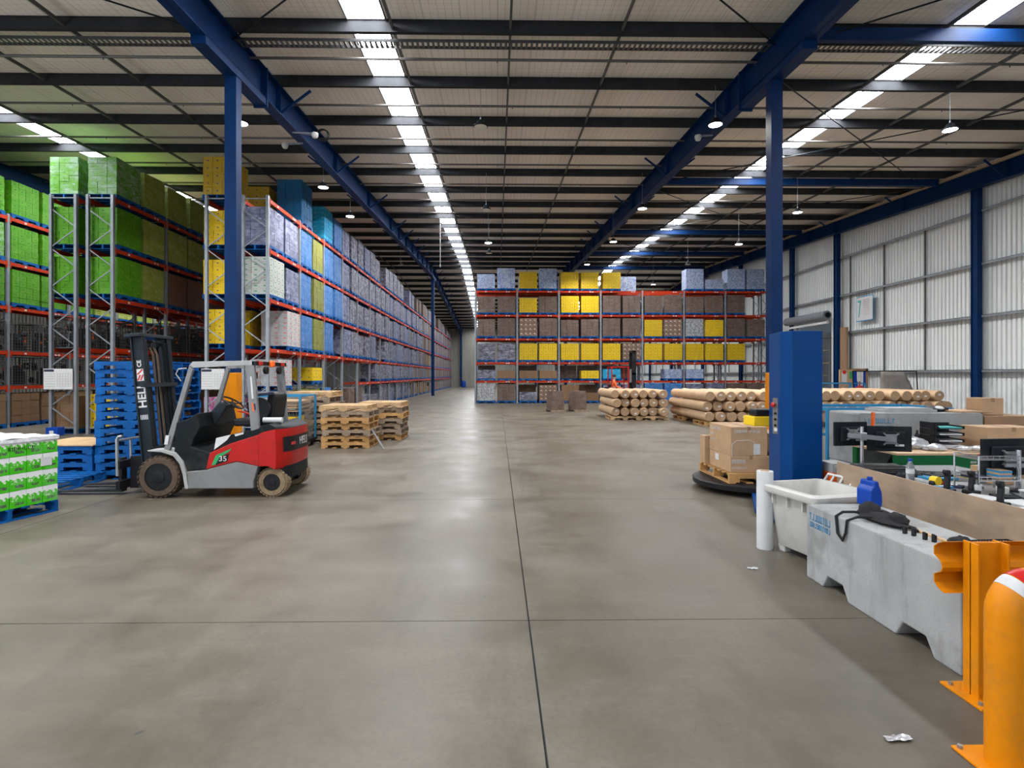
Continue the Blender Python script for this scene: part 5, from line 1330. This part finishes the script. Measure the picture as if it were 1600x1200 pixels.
sh = thing('wire_shelf', 'chrome two-tier wire shelf unit with papers on the packing desk', 'shelf', (4.06, 4.55, ZD), .0)
for x in (-.17, .17):
    for y in (-.12, .12): MB().tube([(x, y, 0), (x, y, .30)], .007, 8).build('post', 'chrome', sh)
for z, nm in ((.10, 'wire_tier'), (.27, 'wire_tier')):
    q = MB()
    for x in (-.17, .17): q.box(x - .004, x + .004, -.12, .12, z, z + .008); q.box(x - .004, x + .004, -.12, .12, z + .03, z + .036)
    for y in (-.12, .12): q.box(-.17, .17, y - .004, y + .004, z, z + .008); q.box(-.17, .17, y - .004, y + .004, z + .03, z + .036)
    for k in range(14): q.box(-.16 + k * .0245, -.157 + k * .0245, -.12, .12, z + .002, z + .005)
    for k in range(7):
        x = -.15 + k * .05; q.box(x - .002, x + .002, -.121, -.119, z, z + .036)
    q.build(nm, 'chrome', sh, kind='stuff')
tag(MB().box(-.05, .05, -.09, .09, 0, .07).box(-.052, .052, -.092, .092, .018, .034, 1).box(-.052, .052, -.092, .092, .052, .068, 1).build('label_box', ['card', 'cyan_steel'], None, (4.14, 4.55, ZD + .109)), 'small blue and white striped box on the lower tier of the wire shelf', 'box')
tag(MB().box(-.06, .06, -.08, .08, 0, .02).build('paper_pad', 'navy', None, (3.97, 4.55, ZD + .109)), 'dark notepad on the lower tier of the wire shelf', 'notepad')
tag(MB().box(-.17, .17, -.12, .12, 0, .012).box(-.17, .17, -.122, -.12, 0, .013, 1).build('red_edged_folder', ['paper', 'red'], None, (4.24, 4.18, ZD + .06), rz=.25), 'white folder with a red edge on the near part of the desk', 'folder')
tag(MB().box(-.15, .15, -.09, .09, 0, .058).build('parts_box', 'lgrey', None, (4.22, 4.18, ZD)), 'grey box under the red edged folder', 'box')
tag(MB().box(-.10, .10, -.06, .06, 0, .05).build('green_card_box', 'bright_green', None, (4.13, 3.98, ZD), rz=.2), 'lime green box on the near end of the desk', 'box')
tag(MB().lathe([(.0, 0), (.028, .002), (.028, .1), (.02, .1)], 14, 'y').build('tape_tube', 'teal', None, (4.28, 3.9, ZD + .029)), 'teal tube lying beside the lime green box', 'tube')
tag(MB().tube([(3.6, 3.8, .857), (3.8, 3.75, .857), (4.0, 3.6, .857), (4.2, 3.7, .857)], .005, 6).build('desk_cable', 'black'), 'loose black cable across the near desk papers', 'cable')
mk = thing('marker_stake', 'orange-tipped wooden stake standing behind the twin monitors', 'stake', (4.47, 6.55, .917))
MB().tube([(0, 0, 0.001), (0, 0, .26)], .014, 10).build('stake', 'pine', mk); MB().tube([(0, 0, .26), (.005, 0, .43)], .019, 12).build('orange_sleeve', 'lamp_orange', mk, smooth=True)
ob = tag(MB().box(-.10, .10, -.14, .14, 0, .80).box(-.102, .102, -.142, .142, .55, .70, 1).build('orange_bin', ['lgrey', 'orange_plastic'], None, (3.84, 6.28, 0)), 'grey bin with an orange label at the foot of the blue wrapper', 'bin')
MB().box(-.03, .05, -.146, -.1425, .6, .66).build('bin_label', 'bright_green', ob)

# ------------------------------------------------------------------ green bench and what lies on it
gb = thing('green_bench', 'work bench with board top and green front panel before the dark concrete blocks', 'bench', (5.35, 6.52, 0))
MB().box(-.88, 1.2, -.38, .44, .89, .915).build('bench_top', 'bench_top', gb, bevel=.003); MB().box(-.88, 1.2, -.375, -.35, .74, .89).build('front_panel', 'green_bench', gb)
for x in (-.83, 1.15):
    for y in (-.33, .38): MB().box(x - .04, x + .04, y - .04, y + .04, 0, .89).build('leg', 'green_bench', gb)
MB().box(-.83, 1.15, -.3, .35, .3, .33).build('lower_shelf', 'green_bench', gb); MB().box(-.05, .02, -.378, -.375, .80, .825).build('drawer_pull', 'lgrey', gb)
sg = MB().box(.03, .19, -.382, -.3755, .84, .905).build('red_sign', 'red', gb); lettering('PBT', .055, 'black', sg, (.11, -.384, .873), (PI / 2, 0, 0), 1.2)
ZB = .916
tag(MB().box(-.13, .13, -.1, .1, 0, .006).box(-.13, -.124, -.1, .1, 0, .075).box(.124, .13, -.1, .1, 0, .06).box(-.13, .13, -.1, -.094, 0, .07).box(-.13, .13, .094, .1, 0, .085).build('card_tray', 'card', None, (4.66, 6.55, ZB), rz=-.1), 'open cardboard tray at the monitor end of the green bench', 'tray')
tag(blob('foil_bag', 'foil', (.17, .10, .09), (4.93, 6.52, ZB), seed=31), 'crumpled silver foil bag beside the cardboard tray on the bench', 'bag'); tag(blob('foil_wrapper', 'foil', (.13, .08, .05), (5.08, 6.36, ZB), seed=32), 'smaller silver wrapper before the crumpled foil bag', 'wrapper')
for k in range(3): tag(blob('clear_bag', 'foil', (.12, .07, .035), (5.42 + k * .17, 6.38 - .02 * k, ZB), seed=34 + k), 'flattened clear bag along the front of the bench, %s from the letter trays' % ORD[k], 'bag', 'clear bags on the bench')
sb = thing('spray_bottle', 'slim black bottle with yellow band next to the letter trays', 'bottle', (5.06, 6.62, ZB)); MB().lathe([(.028, 0), (.03, .01), (.03, .14), (.012, .18), (.012, .21)], 16, 'z').build('bottle_body', 'black', sb, smooth=True); MB().lathe([(.031, .06), (.031, .11)], 16, 'z', cap=False).build('band', 'sun_yellow', sb)
lt = thing('letter_tray', 'stack of black letter trays full of papers on the green bench', 'letter tray', (5.36, 6.62, ZB), -.08)
for k in range(4):
    z = k * .078
    MB().box(-.17, .17, -.13, .13, z, z + .006).box(-.17, -.164, -.13, .13, z, z + .075).box(.164, .17, -.13, .13, z, z + .035).box(-.17, .17, .124, .13, z, z + .06).prism([(-.17, z), (-.10, z), (-.164, z + .075), (-.17, z + .075)], -.13, -.124).build('tray', 'black', lt)
    MB().box(-.12, .15, -.12, .11, z + .007, z + (.045 if k == 0 else .02)).build('paper_sheaf', 'paper' if k != 3 else 'teal', lt)
carton(5.72, 6.35, 6.40, 6.78, ZB, ZB + .26, 'open brown carton at the wall end of the green bench', marks=(('paper', .05, .08, .4, .5, 'front'),))
tag(MB().box(-.02, .02, -.015, .015, 0, .09).build('red_lighter', 'lamp_orange', None, (5.69, 6.37, ZB)), 'tiny orange-red tag on the bench against the open carton', 'tag')
carton(6.28, 6.56, 7.1, 7.35, 1.27, 1.49, 'brown carton stacked behind the dark concrete blocks', 'card'); carton(6.22, 6.9, 7.0, 7.6, .75, 1.265, 'large brown carton standing beside the dark concrete blocks', 'card_dark'); carton(6.22, 6.95, 6.99, 7.62, 0, .745, 'tall base carton on the floor beside the dark concrete blocks', 'card')
tag(MB().box(-.28, .28, -.2, .2, 0, .02).build('card_sheet', 'card', None, (6.05 + .1, 7.25, 1.308), rz=.2), 'flat cardboard sheet under the black bag end on the concrete block', 'sheet')

# ------------------------------------------------------------------ light blue stillage by the wrapper
sl_ = thing('wire_stillage', 'light blue framed wire stillage behind the packing desk', 'stillage', (5.85, 8.7, 0))
for x in (-.92, .92):
    for y in (-.5, .5): MB().box(x - .03, x + .03, y - .03, y + .03, 0, 1.30).build('corner_post', 'cyan_steel', sl_)
for y in (-.5, .5):
    for z in (.2, .78, 1.26): MB().box(-.92, .92, y - .022, y + .022, z, z + .045).build('rail', 'cyan_steel', sl_)
for x in (-.92, .92):
    for z in (.2, 1.26): MB().box(x - .022, x + .022, -.5, .5, z, z + .045).build('rail', 'cyan_steel', sl_)
wm = MB()
for k in range(1, 30):
    x = -.92 + k * .0613; wm.box(x - .003, x + .003, -.503, -.497, .22, 1.26); wm.box(x - .003, x + .003, .497, .503, .22, 1.26)
for k in range(1, 16):
    z = .22 + k * .066; wm.box(-.92, .92, -.503, -.497, z - .002, z + .002); y = -.5 + k * .0625; wm.box(-.923, -.917, y - .003, y + .003, .22, 1.26)
wm.build('wire_mesh', 'galv', sl_, kind='stuff'); MB().box(-.9, .9, -.48, .48, .2, .23).build('deck', 'galv', sl_)

# ------------------------------------------------------------------ along the side wall
sgn = thing('bay_sign', 'white board with a teal number 7 hung on the corrugated wall', 'sign', (17.70, 26.5, 5.0))
MB().box(-.015, .0, -.62, .62, -.60, .60).build('sign_border', 'cyan_steel', sgn); MB().box(-.018, -.0155, -.58, .58, -.56, .56).build('sign_face', 'paper', sgn)
MB().prism([(.48, .42), (.48, .33), (.33, .33), (.44, -.40), (.37, -.40), (.24, .36), (.24, .42)], -.021, -.0165, 'x').build('numeral', 'teal', sgn)
q = MB()
for k in range(9): q.box(-.0205, -.0185, -.36, .10, .38 - k * .085, .435 - k * .09)
q.build('sign_text', 'lgrey', sgn, kind='stuff')
nb = thing('notice_board', 'brown notice board with red and green signs standing by the side wall', 'board', (16.6, 26.2, 0), 0)
MB().box(-.33, .33, -.03, .03, .9, 2.05).build('board', 'card', nb); MB().box(-.22, .02, -.036, -.031, 1.45, 1.9).build('paper_notice', 'paper', nb); MB().lathe([(.09, -.04), (.09, -.037)], 18, 'y', (-.1, 0, 1.92)).build('fire_sign', 'red', nb); MB().box(.14, .28, -.036, -.031, 1.62, 1.95).build('exit_sign', 'green_print', nb)
for x in (-.3, .3): MB().box(x - .03, x + .03, -.02, .04, 0, .95).build('leg', 'card_dark', nb)
d2 = struct(MB().box(-.33, .33, -.05, .05, 0, 2.0).build('door_2', 'blue_plastic', None, (17.25, 26.3, 0)), 'blue side door beside the notice board')
MB().box(-.05, .2, -.056, -.051, 1.1, 1.6).build('door_notice', 'paper', d2); MB().box(-.45, -.33, -.06, .06, 0, 2.08).box(.33, .45, -.06, .06, 0, 2.08).box(-.45, .45, -.06, .06, 2.0, 2.1).build('door_frame', 'card_dark', d2)
hr = thing('fire_hose_reel', 'red fire hose reel with notice above it near the blue side door', 'hose reel', (16.2, 24.5, 0))
MB().lathe([(.12, -.05), (.27, -.06), (.27, -.04), (.13, -.03), (.13, .05), (.27, .06), (.27, .08), (.12, .09)], 22, 'y', (0, 0, 1.05)).build('reel', 'red', hr); MB().box(-.03, .03, .08, .12, 0, 2.0).build('pole', 'red', hr); MB().box(-.13, .13, .05, .08, 1.5, 1.95).build('notice', 'paper', hr)
sc2 = thing('scaffold_frame', 'dark leaning scaffold frame holding a grey tarp near the side wall', 'frame', (16.2, 22.85, 0))
for x in (-1.35, 1.35): MB().tube([(x, 0, 0), (x, .15, 1.95)], .022, 8).build('upright', 'dark_grey', sc2)
MB().tube([(-1.35, .15, 1.95), (1.35, .15, 1.95)], .022, 8).build('top_bar', 'dark_grey', sc2)
q = MB()
for k in range(1, 16): q.tube([(-1.35 + k * .17, 0, .05), (-1.35 + k * .17, .15, 1.95)], .004, 4, cap=False)
q.build('wire_infill', 'dark_grey', sc2, kind='stuff')
tv = MB(); N = 8; vs = []
for i in range(N + 1):
    for j in range(N + 1):
        u, v = i / N, j / N; w0, w1 = -.95 - .25 * (1 - v), .35 + .55 * (1 - v) * 1.0
        x = (-.45 + (-.1) * (1 - v)) * (1 - u) + u * (.55 + .55 * (1 - v)); vs.append((x, -.10 - .22 * (1 - v) + .03 * math.sin(u * 9 + v * 4), .35 + 1.58 * v))
tv.poly(vs, [(i * (N + 1) + j, (i + 1) * (N + 1) + j, (i + 1) * (N + 1) + j + 1, i * (N + 1) + j + 1) for i in range(N) for j in range(N)])
tp = tag(tv.build('tarp', 'tarp', None, (16.2, 22.70, 0), smooth=True), 'grey tarpaulin draped over the dark scaffold frame', 'tarp'); tp.modifiers.new('thick', 'SOLIDIFY').thickness = .012
cs = thing('blue_cage', 'low blue wire cage with cardboard behind the wall roll pile', 'cage', (14.6, 23.75, 0))
for x in (-.95, .95):
    for y in (-.5, .5): MB().box(x - .03, x + .03, y - .03, y + .03, 0, 1.45).build('corner_post', 'cyan_steel', cs)
for y in (-.5, .5):
    for z in (.1, 1.42): MB().box(-.95, .95, y - .02, y + .02, z, z + .04).build('rail', 'cyan_steel', cs)
q = MB()
for k in range(1, 19): q.box(-.95 + k * .1 - .004, -.95 + k * .1 + .004, -.503, -.497, .1, 1.42)
q.build('wire_mesh', 'cyan_steel', cs, kind='stuff')
carton(14.0, 15.3, 23.45, 24.1, .001, 1.2, 'tall brown carton standing inside the low blue cage', 'card')
struct(MB().box(17.5, 17.6, 27.6, 28.1, 0, 4.2).build('trim_1', 'card_dark'), 'brown timber panel beside the roller door jamb')
# wire shelving in the yard beyond the roller door
for i, y in enumerate((28.9, 30.2, 31.5)):
    t = thing('yard_shelving', 'wire shelving seen through the roller door, %s from the near jamb' % ORD[i], 'shelving', (19.2, y, 0), 0, 'shelving beyond the roller door')
    for x in (-.5, .5):
        for yy in (-.55, .55): MB().box(x - .025, x + .025, yy - .025, yy + .025, 0, 4.2).build('post', 'galv', t)
    for k in range(6): MB().box(-.5, .5, -.55, .55, .3 + k * .72, .34 + k * .72).build('shelf', 'tan_strip', t)
    q = MB()
    for k in range(9): q.box(-.505, -.495, -.55 + k * .137 - .006, -.55 + k * .137 + .006, 0, 4.2)
    for k in range(28): q.box(-.505, -.495, -.55, .55, .15 * k, .15 * k + .012)
    q.build('wire_mesh', 'galv', t, kind='stuff')
o = tag(MB().lathe([(.2, 0), (.3, .05), (.31, .5), (.29, .85), (.2, .95)], 18, 'z').build('blue_drum', 'blue_plastic', None, (-4.85, 80.5, 0), smooth=True), 'blue drum on the floor against the far end wall', 'drum')
MB().lathe([(.12, .94), (.12, .99)], 14, 'z').build('lid', 'blue_plastic', o)
cc = thing('cable_coil', 'coil of black cable hanging beside the girder over the aisle rack', 'cable', (-4.86, 15.5, 8.46))
for k in range(3):
    MB().tube([(.16 * math.cos(a) + .01 * k, .03 * k, .16 * math.sin(a)) for a in [2 * PI * j / 20 for j in range(21)]], .016, 6).build('loop', 'black', cc, smooth=True)
MB().bar((-.16, .03, 0), (-.64, .03, .06), .05, .05).build('bracket', 'galv', cc)
hp2 = thing('drop_pipe', 'thin pale conduit hanging straight down from the roof beside the middle skylight', 'pipe', (-2.97, 29.0, 0))
MB().tube([(0, 0, 7.5), (0, 0, roofz(29) - .02)], .018, 6).build('conduit', 'lgrey', hp2); MB().lathe([(.03, 7.42), (.04, 7.45), (.04, 7.52), (.02, 7.54)], 10, 'z').build('end_box', 'lgrey', hp2)
# litter on the near floor
def litter(x, y, sx, sy, m, lab, seed):
    r = random.Random(seed); n = 7
    vs = [(sx * (i / n - .5) + r.uniform(-.004, .004), sy * (j / n - .5) * (1 - .5 * abs(i / n - .5)) + r.uniform(-.004, .004), .003 + r.uniform(0, .010)) for i in range(n + 1) for j in range(n + 1)]
    tag(MB().poly(vs, [(i * (n + 1) + j, (i + 1) * (n + 1) + j, (i + 1) * (n + 1) + j + 1, i * (n + 1) + j + 1) for i in range(n) for j in range(n)]).build('film_scrap', m, None, (x, y, 0), smooth=True, rz=r.uniform(-.6, .3)), lab, 'litter')
litter(1.97, 2.70, .13, .05, 'foil', 'scrap of clear film on the floor near the yellow hoop', 3)
litter(2.36, 5.10, .09, .05, 'paper', 'scrap of white paper on the floor near the white tub', 4)

# ------------------------------------------------------------------ high bay lamps
hm = MB().lathe([(.05, .16), (.08, .14), (.12, .06), (.17, .03), (.18, .0), (.165, -.01)], 26, 'z').mesh('lamp_housing', 'dark_grey', True)
ln_on = MB().lathe([(.16, -.012), (.01, -.02)], 26, 'z').mesh('lens', 'lens'); ln_off = MB().lathe([(.16, -.012), (.01, -.02)], 26, 'z').mesh('lens', 'lens_off')
eye = MB().tube([(0, 0, .15), (0, 0, .22)], .02, 8).mesh('hook', 'galv')
def bay_lamp(x, y, z, on, lab, hang=None):
    t = thing('high_bay_lamp', lab, 'lamp', (x, y, z), 0, 'high bay lamps')
    put('lamp_housing', hm, t); put('lens', ln_on if on else ln_off, t); put('hook', eye, t)
    MB().tube([(0, 0, .2), (0, 0, roofz(y) - .2 - z)], .006, 5).build('hanging_wire', 'galv', t)
    if on:
        l = bpy.data.lights.new('lamp_glow', 'AREA'); l.shape = 'DISK'; l.size = .32; l.energy = BAY_POWER; l.color = (1, .975, .92); l.spread = 2.6
        o = bpy.data.objects.new('lamp_glow', l); COL.objects.link(o); o.parent = t; o.location = (0, 0, -.06)
rows = [(-5.9, 'added out of view over the near floor', [(-4.0, 1), (1.5, 1), (6.9, 1)]),  # row added out of view to brighten the near-left floor
        (11.55, 'between blue girder and side wall', [(14.0, 1), (21.2, 1), (26.4, 1), (33.5, 0), (41, 1), (48, 1)]),
        (5.45, 'by the girder over the wrapper', [(13.8, 1), (20.8, 1), (26.0, 1), (33.6, 1)]),
        (-.42, 'down the middle of the hall', [(14, 0), (21, 0), (26.3, 1), (28.5, 0), (41.0, 0)]),
        (-6.05, 'by the girder over the aisle rack', [(13.9, 1), (18.6, 1), (22, 1), (34.0, 0)]),
        (-11.2, 'over the green racks', [(6, 1), (34, 1)]), (-15.2, 'over the far green rack', [(13, 1), (26, 1)]),
        (-2.0, 'at the far end of the aisle', [(56.0, 1), (64.0, 1)])]
for x, where, ls in rows:
    for k, (y, on) in enumerate(ls):
        if x == -6.05: x_ = [-6.37, -5.8, -5.8, -5.9][k]
        else: x_ = x
        z = 8.05 if y < 30 else 8.5
        bay_lamp(x_, y, z, on, '%s high bay lamp %s, %s from the camera end' % (['unlit', 'lit'][on], where, ORD[k]))
for k, (x, y) in enumerate(((-4.9, 15.0), (-6.0, 15.8), (5.45, 15.0))):
    t = thing('security_camera', 'small white dome camera under the %s' % ['girder of the aisle rack, hall side', 'girder of the aisle rack, rack side', 'girder over the stretch wrapper'][k], 'camera', (x, y, 0))
    z = roofz(y) - 1.0
    MB().bar((0, 0, z - .02), ((-5.5 if x < 0 else 5.85) - x, 0, z + .02), .04, .04).build('bracket', 'galv', t); MB().lathe([(.09, z), (.09, z - .07), (.06, z - .13), (.01, z - .15)], 16, 'z').build('dome', 'off_white', t, smooth=True)

# ------------------------------------------------------------------ reach truck and its driver
rt = thing('reach_truck', 'red and black reach truck with dark mast before the cross rack', 'forklift', (6.5, 28.8, 0))
MB().prism([(-.75, .12), (.15, .12), (.15, .9), (-.2, 1.0), (-.3, .75), (-.75, .75)], -.6, .6).build('chassis', 'red_paint', rt, bevel=.04)
MB().box(-.80, -.70, -.6, .6, .12, 1.15).build('battery_cover', 'dark_grey', rt, bevel=.02)
for y in (-.5, .5): MB().box(.1, 1.5, y - .09, y + .09, .05, .24).build('straddle_leg', 'dark_grey', rt, bevel=.01)
for y in (-.35, .35): MB().box(.45, .62, y - .07, y + .07, .1, 3.0).build('mast_rail', 'dark_grey', rt); MB().tube([(.58, y * .6, .2), (.58, y * .6, 2.7)], .04, 10).build('lift_cylinder', 'black', rt)
for z in (.6, 1.8, 2.95): MB().box(.45, .62, -.42, .42, z, z + .1).build('mast_crossmember', 'dark_grey', rt)
MB().box(.40, .44, -.20, .10, 1.4, 2.1).build('mast_plate', 'lgrey', rt)
for y in (-.25, .25): MB().box(.62, 1.55, y - .06, y + .06, .3, .34).build('fork', 'engine', rt)
for x in (-.65, .2):
    for y in (-.5, .5): MB().tube([(x, y, .9 if x > 0 else 1.1), (x, y * .95, 2.2)], .03, 8).build('guard_leg', 'red_paint', rt)
gq = MB().box(-.7, .25, -.5, -.45, 2.18, 2.23).box(-.7, .25, .45, .5, 2.18, 2.23)
for k in range(6): gq.box(-.68 + k * .18, -.64 + k * .18, -.48, .48, 2.19, 2.22)
gq.build('overhead_guard', 'red_paint', rt, kind='stuff')
for x, y in ((-.45, -.5), (-.45, .5), (1.3, -.5), (1.3, .5)): MB().lathe([(.1, -.07), (.13, -.06), (.13, .06), (.1, .07)], 18, 'y', (x, y, .132)).build('wheel', 'black', rt)
MB().box(-.62, -.22, -.3, .3, .75, .86).box(-.70, -.60, -.3, .3, .75, 1.3).build('seat', 'black', rt, bevel=.02, kind='stuff')
# driver: one skinned body
def person(loc, rz):
    J = [(0, 0, .98, .13), (0, 0, 1.20, .14), (0, 0, 1.42, .15), (0, 0, 1.52, .07), (0, .02, 1.60, .075), (0, .03, 1.70, .085), (0, .02, 1.78, .06),
         (-.19, 0, 1.44, .065), (-.25, .06, 1.20, .05), (-.20, .28, 1.10, .038), (-.18, .36, 1.10, .03), (.19, 0, 1.44, .065), (.25, .06, 1.20, .05), (.20, .28, 1.12, .038), (.18, .36, 1.13, .03),
         (-.1, .03, .93, .095), (-.12, .42, .93, .075), (-.12, .46, .52, .05), (-.12, .48, .46, .04), (-.12, .60, .43, .035), (.1, .03, .93, .095), (.12, .42, .93, .075), (.12, .46, .52, .05), (.12, .48, .46, .04), (.12, .60, .43, .035)]
    E = [(0, 1), (1, 2), (2, 3), (3, 4), (4, 5), (5, 6), (2, 7), (7, 8), (8, 9), (9, 10), (2, 11), (11, 12), (12, 13), (13, 14), (0, 15), (15, 16), (16, 17), (17, 18), (18, 19), (0, 20), (20, 21), (21, 22), (22, 23), (23, 24)]
    for sx, b0 in ((-1, 10), (1, 14)):
        hx, hy, hz, _ = J[b0]
        for dx, L in ((-.03, .055), (-.01, .07), (.01, .065), (.03, .05)):
            J.append((hx + dx, hy + .03, hz, .010)); J.append((hx + dx, hy + L, hz - .02, .008)); E += [(b0, len(J) - 2), (len(J) - 2, len(J) - 1)]
        J.append((hx - sx * .045, hy + .03, hz + .01, .010)); E.append((b0, len(J) - 1))
    me = bpy.data.meshes.new('person'); me.from_pydata([j[:3] for j in J], E, [])
    o = put('person', me, None, loc, rz)
    sk = o.modifiers.new('skin', 'SKIN'); o.modifiers.new('sub', 'SUBSURF').levels = 1
    for k, j in enumerate(J):
        me.skin_vertices[0].data[k].radius = (j[3], j[3] * (.8 if k in (0, 1, 2) else 1)); me.skin_vertices[0].data[k].use_root = k == 0
    dg = bpy.context.evaluated_depsgraph_get(); bpy.context.view_layer.update()
    m2 = bpy.data.meshes.new_from_object(o.evaluated_get(bpy.context.evaluated_depsgraph_get()))
    o.modifiers.clear(); o.data = m2
    for m in ('hi_vis', 'navy', 'skin', 'black'): m2.materials.append(M[m])
    for p in m2.polygons:
        c = p.center
        p.material_index = 2 if c.z > 1.53 or (c.y > .30 and c.z > 1.0) else 0 if c.z > 1.02 else 3 if c.y > .44 and c.z < .5 else 1
        p.use_smooth = True
    MB().lathe([(.075, 1.69), (.097, 1.70), (.1, 1.75), (.08, 1.81), (.03, 1.83)], 16, 'z', (0, .01, 0)).build('hair', 'hair', o, smooth=True)
    fc = MB(); fc.prism([(.10, 1.66), (.125, 1.655), (.105, 1.69)], -.012, .012, 'x')
    fc.build('nose', 'skin', o)
    for s in (-1, 1): MB().lathe([(.012, .10), (.008, .112)], 8, 'y', (s * .032, 0, 1.685)).build('eye', 'black', o); MB().box(s * .085 - .008, s * .085 + .008, .01, .04, 1.64, 1.69).build('ear', 'skin', o, bevel=.004)
    MB().box(-.025, .025, .095, .108, 1.615, 1.623).build('mouth', 'red', o)
    bd = MB()
    for z in (1.15, 1.32): bd.lathe([(.165, z), (.165, z + .04)], 14, 'z', cap=False)
    b_ = bd.build('reflective_band', 'paper', o, kind='stuff'); b_.scale = (1, .85, 1)
    return tag(o, 'person in an orange hi-vis top sitting in the reach truck with hands on its controls', 'person')
person((6.07, 28.8, 0), -PI / 2)
